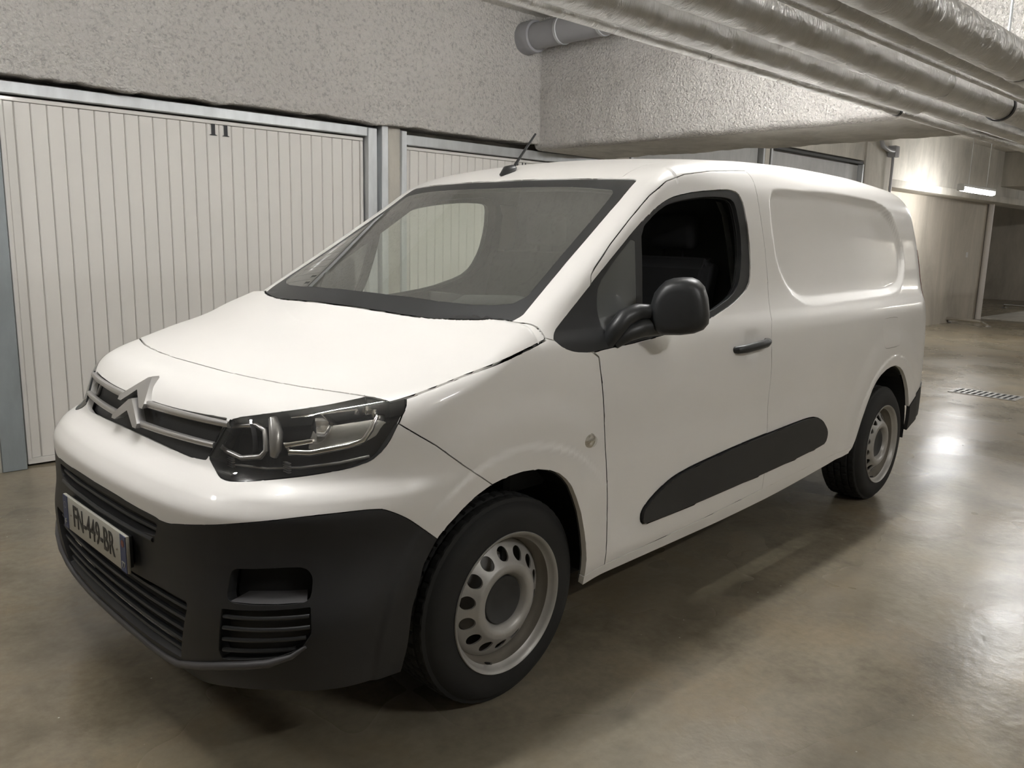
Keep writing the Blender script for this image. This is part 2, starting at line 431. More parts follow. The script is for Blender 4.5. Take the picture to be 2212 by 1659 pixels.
# insulated pipe run
def ppos(th, z=2.085):
    return 5.332-(z-1.413)/math.tan(math.radians(th)), z
def foil_pipe(th, r, a0, a1, label, seg=None, brackets=(), r2=None, abreak=None, nm='insulated_pipe'):
    from mathutils import noise as mn
    b, z = ppos(th)
    e = empty(nm, mw=BM @ Matrix.Translation((a0, -b, z)), label=label, cat='pipe', group='foil wrapped pipes under the ceiling')
    def piece(x0, x1, rad, name='sleeve'):
        xs_ = [x0]
        while xs_[-1] < x1-1e-6: xs_.append(min(x1, xs_[-1]+(.018 if -.6 < xs_[-1] < 4.2 else .05)))
        n = len(xs_)-1; V = []; F = []; K = 32
        for x in xs_:
            dy = .006*mn.noise(Vector((x*.7, th, 0))); dz = .006*mn.noise(Vector((x*.7, th, 9)))
            for k in range(K):
                t = 2*math.pi*k/K
                rr = rad*(1+.03*mn.noise(Vector((x*3, math.cos(t)*2+th, math.sin(t)*2)))+.018*mn.noise(Vector((x*14, math.cos(t)*3, math.sin(t)*3+th))))
                cr = mn.noise(Vector((x*24+math.cos(t)*1.8+th, math.cos(t)*1.6, math.sin(t)*1.6+th)))
                rr += rad*.075*max(0, cr)*(.35+max(0, mn.noise(Vector((x*1.3, t, th+5)))+.35))
                V.append((x-a0, dy+rr*math.cos(t), dz+rr*math.sin(t)))
        for i in range(n):
            for k in range(K):
                p = i*K+k; q = i*K+(k+1) % K; F.append((p, q, q+K, p+K))
        link(name, mesh_np(name, V, F, M['foil']), e)
    xs = [a0]+list(seg or [])+[a1]
    for i in range(len(xs)-1):
        rad = r if (abreak is None or xs[i] < abreak) else r2
        piece(xs[i], xs[i+1], rad)
        if i:
            MB().rev([(rad*1.0, -.02), (rad*1.06, -.018), (rad*1.07, 0), (rad*1.06, .018), (rad, .02)], 32, 'X', (xs[i]-a0, 0, 0)).build('tape_band', M['foil'], e)
    for x in brackets:
        MB().rev([(rad*1.02, -.012), (rad*1.12, -.012), (rad*1.12, .012), (rad*1.02, .012)], 32, 'X', (x-a0, 0, 0)).build('pipe_clamp', M['trim'], e)
        MB().tube([(x-a0, 0, rad), (x-a0, 0, 3.27-z)], .006, 6).build('hanger_rod', M['galv'], e)
foil_pipe(20.5, .023, -6, 20, 'thinnest foil wrapped pipe, lowest and farthest left of the ceiling run', seg=(1.55, 2.3, 6), brackets=(3.2,))
foil_pipe(22.7, .061, -6, 20, 'wrinkled foil pipe second from the left, sleeve ending in a step', seg=(2.95, 7), r2=.043, abreak=2.9)
foil_pipe(26.0, .062, -6, 20, 'wrinkled foil pipe in the middle of the run with a dark clamp ring', seg=(2.6, 6.5), brackets=(3.35,))
foil_pipe(28.2, .012, -6, 20, 'slim bare line squeezed between the two middle foil pipes', seg=(2.0,))
foil_pipe(30.0, .036, -6, 20, 'narrow bright foil pipe beside the fat right-hand one', seg=(1.2, 2.9, 7))
foil_pipe(33.2, .066, -6, 20, 'fattest foil pipe at the right of the run against the pale ceiling', seg=(.8, 2.4, 6))

# grey pvc duct leaving the corner along the beam
e = empty('waste_pipe', mw=BM @ Matrix.Translation((4.03-.13, -.1, 3.07)), label='fat grey plastic waste pipe leaving the wall corner above the foil pipes', cat='pipe')
MB().rev([(.105, .0), (.105, -2.6)], 40, 'Y').build('pipe', M['pvc'], e)
MB().rev([(.108, .02), (.128, .02), (.131, .0), (.128, -.02), (.131, -.04), (.131, -.10), (.126, -.12), (.107, -.125)], 40, 'Y').build('socket', M['pvc'], e)
for yy in (-.42, -.85): MB().rev([(.105, yy-.014), (.112, yy-.012), (.112, yy+.012), (.105, yy+.014)], 40, 'Y').build('strap', M['galv'], e)
MB().rev([(.0, .02), (.108, .02)], 40, 'Y').build('end_cap', M['trim'], e)

# fluorescent fittings
def lamp(a, b, z, label, rz=0, L=1.25):
    e = empty('tube_light', mw=BM @ Matrix.Translation((a, -b, z)) @ Matrix.Rotation(rz, 4, 'Z'), label=label, cat='light', group='fluorescent tube lights')
    MB().box(-L/2, L/2, -.05, .05, .012, .06, .012).build('housing', M['lamp_body'], e)
    MB().tube([(-L/2+.02, 0, -.008), (L/2-.02, 0, -.008)], .042, 14).build('diffuser', M['tube'], e)
    for s in (-1, 1): MB().box(s*L/2-.012, s*L/2+.012, -.052, .052, -.045, .055, .01).build('end_cap', M['lamp_body'], e)
    for s in (-.4, .4): MB().tube([(s, 0, .05), (s, 0, 3.27-z)], .004, 5).build('wire', M['galv'], e)
LAMPS = [(-.35, 3.05, 3.12, 1.25, 'tube light above the front of the van, outside the photo'),
         (-2.7, 1.7, 3.12, .8, 'short added fill light near the door wall, left of the camera'),  # added to brighten the plaster above the doors, no fitting known here
         (3.0, 3.2, 2.84, 1.1, 'tube light hidden behind the foil pipes in front of the beam'),
         (12.95, .80, 2.31, 1.4, 'glowing tube light hanging beside the far concrete wall'),
         (8.35, 3.1, 2.42, 1.25, 'tube light beyond the beam, just outside the right edge of the photo'),
         (1.2, 7.2, 3.12, .95, 'added fill light over the lane to the right of the camera'),  # added as fill for the near side of the van
         (7.5, 7.4, 3.12, 1.25, 'added fill light over the lane farther right beyond the photo'),  # second added fill, raises the ambient light from the lane
         (16.5, 6.0, 3.12, 1.25, 'added fill light over the far lane beyond the right edge of the photo'),  # added to lift the dim far end
         (20.5, 2.8, 2.6, 1.25, 'last tube light near the far end wall')]
for a, b, z, l_, lb in LAMPS: lamp(a, b, z, lb, L=l_)

# channel grating in the floor
e = empty('floor_drain', mw=BM @ Matrix.Translation((7.73, -2.79, 0)), label='small rectangular slotted metal drain grate set in the floor behind the van', cat='drain')
MB().box(-.15, .15, -.29, .29, .0005, .002).build('pit', M['dark'], e, smooth=False)  # flat dark sheet in place of the shade below the bars
m = MB()
for x0, x1, y0, y1 in ((-.16, -.14, -.3, .3), (.14, .16, -.3, .3), (-.14, .14, -.3, -.28), (-.14, .14, .28, .3), (-.008, .008, -.28, .28)): m.box(x0, x1, y0, y1, 0, .006)
m.build('frame', M['steel'], e, smooth=False)
bar = MB().box(-.14, .14, -.012, .012, .001, .006).mesh('bar', M['steel'], smooth=False)
for i in range(11): o = link('bar', bar, e); o.location = (0, -.275+i*.055, 0)

# low metal hoops and a bike stand in the distance
def hoop(a, b, L, label, rz=0, h=.09, upright=False):
    e = empty('parking_barrier' if not upright else 'bike_stand', mw=BM @ Matrix.Translation((a, -b, 0)) @ Matrix.Rotation(rz, 4, 'Z'), label=label, cat='barrier' if not upright else 'stand')
    if upright: pts = [(0, 0, 0), (0, 0, h*.85), (0, .04, h), (0, L-.04, h), (0, L, h*.85), (0, L, 0)]
    else: pts = [(.12, -L/2, .02), (.0, -L/2+.06, h), (0, -L/4, h), (0, L/4, h), (.0, L/2-.06, h), (.12, L/2, .02)]
    MB().tube(pts, .03, 10).build('hoop', M['chrome' if not upright else 'galv'], e)
    MB().box(.08, .16, -L/2-.05, -L/2+.05, 0, .02, .004).build('foot', M['steel'], e)
    MB().box(.08 if not upright else -.05, .16 if not upright else .05, L/2-.05 if not upright else L-.05, L/2+.05 if not upright else L+.05, 0, .02, .004).build('foot', M['steel'], e)
hoop(15.6, -.02, .8, 'low shiny metal parking barrier by the foot of the recess wall', rz=-.3)
hoop(21.3, -.6, .9, 'low shiny metal parking barrier far off at the right edge', rz=-.2)
hoop(18.6, -1.1, .5, 'upright grey metal hoop stand just right of the white drain pipe', h=.75, upright=True)
MB().box(-.05, .05, -.006, .0, -.05, .05, .004).build('wall_switch', M['lamp_body'], mw=BM @ Matrix.Translation((16.4, .36, 1.30)), label='small pale wall switch left of the white drain pipe', cat='switch')
# ---------------------------------------------------------------- van body surface (x rearwards, y to its right, z up; metres)
def pchip(xs,ys):
    xs=np.array(xs,float);ys=np.array(ys,float);h=np.diff(xs);d=np.diff(ys)/h
    m=np.zeros(len(xs))
    for i in range(1,len(xs)-1):
        if d[i-1]*d[i]>0:
            w1=2*h[i]+h[i-1];w2=h[i]+2*h[i-1];m[i]=(w1+w2)/(w1/d[i-1]+w2/d[i])
    m[0]=d[0];m[-1]=d[-1]
    def f(x):
        x=np.asarray(x,float);i=np.clip(np.searchsorted(xs,x)-1,0,len(h)-1)
        t=(x-xs[i])/h[i];lo=x<xs[0];hi=x>xs[-1];tc=np.clip(t,0,1)
        r=(2*tc**3-3*tc**2+1)*ys[i]+(tc**3-2*tc**2+tc)*h[i]*m[i]+(-2*tc**3+3*tc**2)*ys[i+1]+(tc**3-tc**2)*h[i]*m[i+1]
        r=np.where(lo,ys[0]+m[0]*(x-xs[0]),r);return np.where(hi,ys[-1]+m[-1]*(x-xs[-1]),r)
    return f
def smax(a,b,k):
    h=np.maximum(k-np.abs(a-b),0)/k
    return np.maximum(a,b)+h*h*k*0.25
def sstep(a,b,x):
    t=np.clip((x-a)/(b-a),0,1);return t*t*(3-2*t)
Wz=pchip([.15,.24,.30,.36,.5,.7,.85,.97,1.04,1.09,1.14,1.2,1.3,1.5,1.65,1.75,1.9],[.87,.885,.90,.912,.92,.924,.922,.914,.904,.890,.864,.842,.818,.777,.741,.706,.64])
Pz=pchip([.1,.18,.24,.3,.4,.52,.62,.70,.75,.80,.86,.93,1.0,1.1],[.20,.11,.068,.05,.04,.038,.030,.028,.055,.125,.15,.175,.215,.30])
SY=pchip([0,.2,.35,.5,.6,.7,.8,.88,.93,1.0],[0,.005,.017,.040,.072,.130,.230,.36,.485,.75])
HC=pchip([.0,.1,.2,.3,.4,.6,.75,.85,.90],[.91,.95,.975,.988,1.003,1.048,1.092,1.138,1.158])
WS=pchip([.5,.85,1.2,1.5,1.67,1.9,2.2,2.6,3.1,3.6,4.2,4.5,4.8],[.92,1.15,1.36,1.545,1.650,1.727,1.772,1.80,1.812,1.808,1.782,1.757,1.72])
RZ=pchip([.1,.3,.45,.6,1.0,1.3,1.6,1.8,1.9],[4.60,4.70,4.74,4.745,4.725,4.715,4.64,4.52,4.42])
def Hood(x,Y): return HC(np.minimum(x-.06*Y**2,.95))-.022*(Y/.85)**3
def Wsc(x,Y): return WS(x-.24*Y**2)-.005*(Y/.7)**2-.02*sstep(1.8,2.4,x)*(Y/.6)**2
def W(x,z):
    w=Wz(z)
    # plan narrowing toward the rear
    w=w-.035*sstep(3.2,4.7,x)
    w=w-ARCH(x,z)
    return w
def g(x,y,z):
    Y=np.abs(y)
    s=Y-W(x,z)
    hd=(z-Hood(x,Y))/1.03+np.maximum(x-1.0,0)*3
    ws=(z-Wsc(x,Y))/np.where(x<1.9,1.15,1.0)
    # concave join: union of hood-solid and greenhouse-solid -> min
    top=np.minimum(hd,ws)
    kt=.10+.05*sstep(1.9,2.6,x)
    kt=np.where(x<1.9,.075,kt)
    q=smax(s,top,.04+.10*sstep(1.7,2.6,x))
    f=(Pz(z)+SY(Y)*(1-.4*sstep(.66,.42,z))-x)/np.sqrt(1+(2.2*np.clip(Y-.45,0,.5))**2)
    q=smax(q,f,.08)
    q=smax(q,(x-RZ(z)+.22*(Y/.9)**6-.01)/1.2,.16)
    return q
def grad(p,h=1e-4,f=None):
    f=f or g
    x,y,z=p[...,0],p[...,1],p[...,2]
    G=np.stack([f(x+h,y,z)-f(x-h,y,z),f(x,y+h,z)-f(x,y-h,z),f(x,y,z+h)-f(x,y,z-h)],-1)/(2*h)
    return G

def poly_sdf(P, u, v):
    P = np.asarray(P, float); n = len(P)
    d = np.full(np.shape(u), 1e9); ins = np.zeros(np.shape(u), bool)
    for i in range(n):
        ax, ay = P[i]; bx, by = P[(i+1) % n]; ex, ey = bx-ax, by-ay
        t = np.clip(((u-ax)*ex+(v-ay)*ey)/(ex*ex+ey*ey+1e-12), 0, 1)
        d = np.minimum(d, np.hypot(u-ax-t*ex, v-ay-t*ey))
        if ey != 0:
            c = ((ay > v) != (by > v)) & (u < ex*(v-ay)/ey+ax); ins ^= c
    return np.where(ins, -d, d)
def smoothpoly(P, it=2):
    """Chaikin corner cutting of a closed outline"""
    P = [tuple(p) for p in P]
    for _ in range(it):
        Q = []
        for i in range(len(P)):
            a, b = np.array(P[i]), np.array(P[(i+1) % len(P)]); Q += [tuple(.8*a+.2*b), tuple(.2*a+.8*b)]
        P = Q
    return P
PANEL = smoothpoly([(2.712,1.657),(3.189,1.670),(3.799,1.666),(3.995,1.642),(4.122,1.592),(4.209,1.491),(4.257,1.400),(4.257,1.318),(4.199,1.221),(4.098,1.173),(3.925,1.151),(3.403,1.146),(2.910,1.138),(2.812,1.148),(2.718,1.191),(2.658,1.252),(2.616,1.330),(2.598,1.481),(2.611,1.601),(2.653,1.647)], 1)
def ARCH(x, z):
    r = np.minimum(np.hypot(x-.892, z-.30), np.hypot(x-3.867, z-.31))
    fd = sstep(1.36, 1.16, np.where(np.asarray(x) < 2.3, x, 0))
    w = .009-fd*(.008*(1-sstep(.505, .525, r))+.010*(1-sstep(.585, .68, r)))
    x = np.asarray(x); z = np.asarray(z); w = np.broadcast_to(w, np.broadcast(x, z).shape).copy()
    m = (x > 2.4) & (x < 4.35) & (z > 1.0) & (z < 1.8)
    if np.any(m):
        X = np.broadcast_to(x, w.shape)[m]; Z = np.broadcast_to(z, w.shape)[m]
        w[m] += .022*sstep(.004, -.042, poly_sdf(PANEL, X, Z))
    w += .011*np.exp(-(((x-2.262)/.055)**4+((z-1.010)/.048)**4))
    # soft hollow low on the doors
    w += .006*np.exp(-(((x-2.1)/1.1)**4+((z-.74)/.09)**2))
    return w

def unit(a): return a/np.maximum(np.linalg.norm(a, axis=-1, keepdims=True), 1e-9)
def nrm(P): return unit(grad(P))
def template():
    Y = np.linspace(0, .95, 80); Z = np.linspace(0, 1.6, 126)
    per = [(.95, z) for z in Z]+[(y, 1.6) for y in Y[::-1][1:]]
    O = []; B = []; Q = []; 
    def grid(rows):
        base = len(O); nr = len(rows); nc = len(rows[0])
        for r in rows:
            for o, b in r: O.append(o); B.append(b)
        for i in range(nr-1):
            for j in range(nc-1):
                k = base+i*nc+j; Q.append((k, k+1, k+nc+1, k+nc))
    XS = list(np.linspace(.95, 2.6, 133))+list(np.linspace(2.6, 4.2, 91))[1:]
    grid([[((x, 0, .7), (x, y, z)) for y, z in per] for x in XS])
    grid([[((.95, 0, .7), (x, y, z)) for y, z in per] for x in np.linspace(-.1, .95, 86)])
    grid([[((4.2, 0, .7), (x, y, z)) for y, z in per] for x in np.linspace(4.2, 4.95, 40)])
    grid([[((.95, 0, .7), (-.1, y, z)) for y in Y] for z in Z])
    grid([[((4.2, 0, .7), (4.95, y, z)) for y in Y] for z in Z])
    O = np.array(O, float); B = np.array(B, float); Q = np.array(Q)
    key = np.round(np.hstack([O, B])*1e4).astype(np.int64)
    _, idx, inv = np.unique(key, axis=0, return_index=True, return_inverse=True)
    inv = inv.ravel(); O = O[idx]; B = B[idx]; Q = inv[Q]
    D = B-O
    def G(t): P = O+t[:, None]*D; return g(P[:, 0], P[:, 1], P[:, 2])
    lo = np.zeros(len(O)); hi = np.full(len(O), 1.7); found = np.zeros(len(O), bool)
    for t in np.linspace(.06, 1.7, 36):
        v = G(np.full(len(O), t)) > 0
        new = v & ~found; hi[new] = t; found |= v; lo[~found] = t
    for _ in range(18):
        m = (lo+hi)/2; v = G(m) > 0; hi = np.where(v, m, hi); lo = np.where(v, lo, m)
    V = O+((lo+hi)/2)[:, None]*D
    V[:, 1] *= -1; 
    T = np.vstack([Q[:, [0, 1, 2]], Q[:, [0, 2, 3]]])
    nf = np.cross(V[T[:, 1]]-V[T[:, 0]], V[T[:, 2]]-V[T[:, 0]]); ar = np.linalg.norm(nf, axis=1)
    T = T[ar > 1e-10]; nf = nf[ar > 1e-10]
    c = V[T].mean(1); flip = (nf*nrm(c)).sum(1) < 0; T[flip] = T[flip][:, ::-1]
    return V, T
V, T = template()
L = np.zeros(len(T), int)
def az(P): return np.arctan2(-P[:, 1], 1.0-P[:, 0]), P[:, 2]
def cut(fn, only, new, where=None):
    """split the triangles labelled `only` along fn = 0; those with fn < 0 get label `new`"""
    global V, T, L
    m = np.isin(L, only)
    if where is not None: m &= where(V[T].mean(1))
    ids = np.nonzero(m)[0]
    vs_ = np.unique(T[ids]); phi = np.full(len(V), 1.0); ph = fn(V[vs_]); ph = np.where(np.abs(ph) < 2e-5, 2e-5, ph); phi[vs_] = ph
    s = phi[T[ids]] < 0; cnt = s.sum(1)
    L[ids[cnt == 3]] = new
    mx = ids[(cnt == 1) | (cnt == 2)]
    if len(mx) == 0: return
    s = phi[T[mx]] < 0; lone_neg = s.sum(1) == 1
    lone = np.where(lone_neg, s.argmax(1), (~s).argmax(1))
    r = np.arange(len(mx)); t0 = T[mx, lone]; t1 = T[mx, (lone+1) % 3]; t2 = T[mx, (lone+2) % 3]
    E = np.vstack([np.stack([t0, t1], 1), np.stack([t0, t2], 1)]); Es = np.sort(E, 1)
    uq, inv = np.unique(Es, axis=0, return_inverse=True); inv = inv.ravel()
    a, b = uq[:, 0], uq[:, 1]; t = (phi[a]/(phi[a]-phi[b]))[:, None]
    NV = V[a]*(1-t)+V[b]*t
    base = len(V); V = np.vstack([V, NV])
    na = base+inv[:len(mx)]; nb = base+inv[len(mx):]
    old = L[mx].copy()
    l0 = np.where(lone_neg, new, old); l12 = np.where(lone_neg, old, new)
    T = np.vstack([np.delete(T, mx, 0), np.stack([t0, na, nb], 1), np.stack([na, t1, t2], 1), np.stack([na, t2, nb], 1)])
    L = np.concatenate([np.delete(L, mx), l0, l12, l12])
LAB = {n: i for i, n in enumerate(['body_shell', 'bottom', 'arch', 'windscreen', 'border', 'hood', 'front_bumper', 'bumper_cover', 'slot', 'lower_grille', 'vents', 'fog', 'headlight', 'grille', 'fender', 'sill', 'door', 'window_trim', 'quarter', 'opening', 'cladding', 'rear_bumper', 'fuel', 'roof', 'tail', 'indicator', 'header', 'hlref'])}
def pxz(P, poly): return poly_sdf(poly, P[:, 0], P[:, 2])
def pxy(P, poly): return poly_sdf(poly, P[:, 0], -P[:, 1])
def paz(P, poly): a, z = az(P); return poly_sdf(poly, a, z)
FR = lambda c: c[:, 0] < 1.6
SIDE = lambda c: (-c[:, 1] > .55)
zb_front = pchip([-.5, 0, .26, .39, .45, .52, .626, .80, .95, 1.04, 1.2], [.215, .212, .204, .195, .192, .215, .252, .282, .278, .268, .26])
zb_side = pchip([.6, 1.2, 2.0, 2.45, 3.1, 3.36, 4.19, 4.3, 4.45, 4.9], [.285, .285, .287, .298, .343, .365, .345, .375, .41, .41])
def phi_bottom(P):
    a, z = az(P); return z-np.where(P[:, 0] < .62, zb_front(a), zb_side(P[:, 0]))
cut(phi_bottom, [0], LAB['bottom'])
archF = [(.567,.624),(.60,.652),(.652,.687),(.70,.712),(.752,.730),(.82,.742),(.886,.745),(.95,.740),(1.008,.726),(1.05,.708),(1.085,.682),(1.11,.655),(1.135,.612),(1.163,.554),(1.19,.476),(1.210,.399),(1.218,.330),(1.225,.27),(1.225,.05),(.47,.05),(.465,.268),(.472,.33),(.482,.45),(.52,.562)]
archR = [(3.34,.365),(3.362,.39),(3.385,.430),(3.431,.523),(3.48,.60),(3.544,.681),(3.59,.715),(3.645,.741),(3.727,.763),(3.80,.771),(3.875,.772),(3.958,.752),(4.01,.728),(4.057,.694),(4.10,.655),(4.148,.600),(4.185,.54),(4.21,.488),(4.222,.42),(4.225,.05),(3.34,.05)]
cut(lambda P: pxz(P, archF), [0], LAB['arch'], lambda c: (-c[:, 1] > .6) & (c[:, 0] < 2))
cut(lambda P: pxz(P, archR), [0], LAB['arch'], lambda c: (-c[:, 1] > .6) & (c[:, 0] > 3))
WSP = [(.872,-.3),(.874,0),(.880,.2),(.893,.35),(.914,.488),(.937,.585),(.960,.655),(.993,.722),(1.012,.749),(1.045,.762),(1.302,.716),(1.578,.677),(1.750,.657),(1.756,.640),(1.715,.476),(1.685,.30),(1.667,.145),(1.660,0),(1.66,-.3)]
cut(lambda P: pxy(P, WSP), [0], LAB['border'], lambda c: (c[:, 2] > .9) & (c[:, 0] < 2))
GLP = [(.955,-.3),(.955,0),(.962,.2),(.985,.42),(1.015,.56),(1.045,.64),(1.075,.690),(1.12,.710),(1.30,.676),(1.52,.642),(1.66,.618),(1.675,.60),(1.655,.46),(1.63,.30),(1.612,.145),(1.606,0),(1.606,-.3)]
cut(lambda P: pxy(P, GLP), [LAB['border']], LAB['windscreen'])
HDP = [(.358,-.3),(.357,0),(.358,.17),(.368,.31),(.386,.443),(.405,.54),(.427,.62),(.464,.745),(.480,.785),(.50,.83),(.52,1.1),(1.045,1.1),(1.043,.86),(1.030,.80),(1.012,.749),(.993,.722),(.960,.655),(.937,.585),(.914,.488),(.893,.35),(.880,.2),(.874,0),(.872,-.3)]
hz = pchip([.45, .535, .615, .700, .795, .924, 1.055], [.972, .992, 1.015, 1.037, 1.057, 1.087, 1.116])
cut(lambda P: np.maximum(pxy(P, HDP), hz(P[:, 0])-P[:, 2]), [0], LAB['hood'], lambda c: (c[:, 2] > .85) & (c[:, 0] < 1.3))
BMP = [(-.3,.05),(-.3,1.4),(.6,1.4),(1.07,1.1),(1.063,.99),(1.055,.97),(1.037,.934),(1.138,.869),(1.220,.805),(1.320,.734),(1.42,.66),(1.42,.05)]
cut(lambda P: paz(P, BMP), [0], LAB['front_bumper'], lambda c: c[:, 0] < .82)
bl = pchip([-.4,0,.149,.3,.385,.403,.43,.488,.573,.723,.872,.945,.985,1.012,1.046,1.09,1.134,1.25], [.673,.673,.672,.665,.661,.657,.657,.667,.683,.710,.727,.730,.728,.718,.698,.661,.622,.52])
def phi_cover(P): a, z = az(P); return z-bl(a)
cut(phi_cover, [LAB['front_bumper']], LAB['bumper_cover'])
HLP = smoothpoly([(.502,.821),(.520,.860),(.543,.906),(.575,.928),(.698,.951),(.837,.973),(.940,.991),(.99,.999),(1.025,1.003),(1.052,.999),(1.063,.988),(1.058,.972),(1.037,.938),(1.017,.899),(.994,.868),(.964,.843),(.908,.826),(.817,.810),(.722,.796),(.640,.785),(.599,.782),(.566,.786),(.532,.802)], 1)
cut(lambda P: paz(P, HLP), [LAB['front_bumper'], LAB['fender'], 0], LAB['headlight'], lambda c: (c[:, 0] < .75) & (c[:, 2] < 1.03))
cut(lambda P: paz(P, [(.79,.872),(.80,.935),(.86,.955),(.975,.972),(1.01,.955),(.985,.905),(.94,.880),(.88,.868)]), [LAB['headlight']], LAB['hlref'])
GRP = [(-.3,.914),(0,.913),(.18,.914),(.334,.917),(.46,.921),(.548,.924),(.541,.910),(.519,.862),(.496,.813),(.423,.809),(.33,.812),(.240,.815),(.12,.817),(0,.818),(-.3,.818)]
CHV = [(-.11,.914),(-.02,.992),(0,1.0),(.02,.992),(.11,.914)]        # peak of the emblem's bay
cut(lambda P: paz(P, GRP), [LAB['front_bumper']], LAB['grille'], lambda c: c[:, 0] < .6)
def phi_ch(P): return poly_sdf([(-.085,.90),(-.03,.957),(-.014,.969),(.014,.969),(.03,.957),(.085,.90)], P[:, 1], P[:, 2])
cut(phi_ch, [LAB['front_bumper']], LAB['grille'], lambda c: c[:, 0] < .6)
SLOT = [(-.3,.655),(.149,.654),(.3,.648),(.388,.644),(.374,.606),(.289,.598),(.180,.594),(-.3,.592)]
cut(lambda P: paz(P, SLOT), [LAB['bumper_cover']], LAB['slot'])
LGP = [(-.3,.452),(0,.452),(.203,.455),(.399,.462),(.500,.460),(.505,.45),(.478,.367),(.452,.290),(.445,.272),(.303,.265),(.15,.262),(-.3,.262)]
cut(lambda P: paz(P, LGP), [LAB['bumper_cover']], LAB['lower_grille'])
FOG = smoothpoly([(.640,.572),(.655,.583),(.800,.596),(.822,.588),(.832,.570),(.830,.526),(.814,.512),(.649,.497),(.632,.505)], 1)
cut(lambda P: paz(P, FOG), [LAB['bumper_cover']], LAB['fog'])
VNT = [(.620,.476),(.830,.503),(.834,.442),(.812,.405),(.759,.376),(.614,.338),(.606,.36)]
cut(lambda P: paz(P, VNT), [LAB['bumper_cover']], LAB['vents'])
# side
TRIM = smoothpoly([(1.065,1.121),(1.199,1.199),(1.316,1.274),(1.420,1.341),(1.615,1.469),(1.740,1.535),(1.812,1.564),(1.873,1.581),(2.007,1.603),(2.151,1.618),(2.284,1.628),(2.348,1.617),(2.378,1.576),(2.388,1.481),(2.384,1.354),(2.359,1.264),(2.307,1.222),(2.187,1.176),(1.964,1.123),(1.723,1.097),(1.497,1.078),(1.316,1.069),(1.240,1.063),(1.157,1.071),(1.104,1.088)], 1)
sidel = [0]
cut(lambda P: pxz(P, TRIM), sidel, LAB['window_trim'], SIDE)
OPN = smoothpoly([(1.630,1.456),(1.736,1.518),(1.824,1.553),(1.959,1.577),(2.123,1.595),(2.274,1.597),(2.316,1.576),(2.332,1.459),(2.316,1.344),(2.270,1.252),(2.201,1.204),(2.000,1.149),(1.725,1.116),(1.550,1.102),(1.584,1.199),(1.613,1.328)], 1)
cut(lambda P: pxz(P, OPN), [LAB['window_trim']], LAB['opening'])
QTR = smoothpoly([(1.351,1.269),(1.458,1.349),(1.591,1.438),(1.573,1.318),(1.551,1.200),(1.516,1.117),(1.417,1.106),(1.324,1.122),(1.326,1.196)], 1)
cut(lambda P: pxz(P, QTR), [LAB['window_trim']], LAB['quarter'])
sill = pchip([1.15, 1.25, 1.9, 2.378, 3.109, 3.4], [.315, .318, .334, .357, .385, .397])
cut(lambda P: np.maximum(np.maximum(P[:, 2]-sill(P[:, 0]), 1.1-P[:, 0]), P[:, 0]-3.5), [0], LAB['sill'], SIDE)
DOR = [(1.349,0.200),(1.345,0.300),(1.325,0.500),(1.305,0.693),(1.288,0.820),(1.276,0.943),(1.269,1.003),(1.269,1.044),(1.245,1.061),(1.231,1.146),(1.303,1.259),(1.315,1.298),(1.341,1.323),(1.393,1.361),(1.449,1.403),(1.570,1.485),(1.715,1.579),(1.830,1.635),(1.960,1.669),(2.170,1.697),(2.399,1.716),(2.511,1.724),(2.518,1.698),(2.508,1.638),(2.511,1.548),(2.521,1.389),(2.513,1.256),(2.485,1.152),(2.434,1.051),(2.425,0.973),(2.423,0.844),(2.423,0.730),(2.428,0.587),(2.440,0.450),(2.452,0.200)]
cut(lambda P: pxz(P, DOR), [0], LAB['door'], SIDE)
FND = [(.30,.05),(1.36,.05),(1.349,.20),(1.345,.30),(1.325,.50),(1.305,.693),(1.288,.82),(1.276,.943),(1.269,1.003),(1.266,1.045),(1.240,1.062),(1.15,1.09),(1.042,1.120),(.98,1.20),(.3,1.2)]
cut(lambda P: pxz(P, FND), [0], LAB['fender'], lambda c: (-c[:, 1] > .55) & (c[:, 0] < 1.4))
CLD = smoothpoly([(1.545,.418),(1.523,.44),(1.523,.474),(1.56,.502),(1.613,.530),(1.711,.564),(1.849,.582),(2.195,.606),(2.602,.622),(2.809,.628),(2.894,.622),(2.965,.600),(3.026,.552),(3.046,.521),(3.038,.478),(2.977,.462),(2.645,.443),(2.048,.425)], 1)
cut(lambda P: pxz(P, CLD), [LAB['door'], 0], LAB['cladding'], SIDE)
RBP = [(4.15,.05),(4.15,.45),(4.200,.492),(4.28,.530),(4.40,.585),(4.50,.600),(5.2,.600),(5.2,.05)]
cut(lambda P: pxz(P, RBP), [0], LAB['rear_bumper'], lambda c: c[:, 0] > 4)
FUEL = smoothpoly([(3.69,1.035),(3.93,1.035),(3.95,1.015),(3.95,.895),(3.93,.875),(3.72,.875),(3.69,.895)], 1)
cut(lambda P: pxz(P, FUEL), [0], LAB['fuel'], SIDE)
cut(lambda P: pxz(P, [(4.56,.80),(4.58,1.40),(5.2,1.40),(5.2,.80)]), [0], LAB['tail'], lambda c: (-c[:, 1] > .70) & (c[:, 0] > 4.2))
RFP = [(1.66,-.3),(1.667,.145),(1.715,.476),(1.752,.585),(1.80,.578),(1.872,.575),(1.96,.580),(2.10,.60),(2.5,.615),(3.4,.615),(4.2,.60),(4.38,.56),(4.42,.40),(4.42,-.3)]
cut(lambda P: pxy(P, RFP), [0], LAB['roof'], lambda c: c[:, 2] > 1.5)

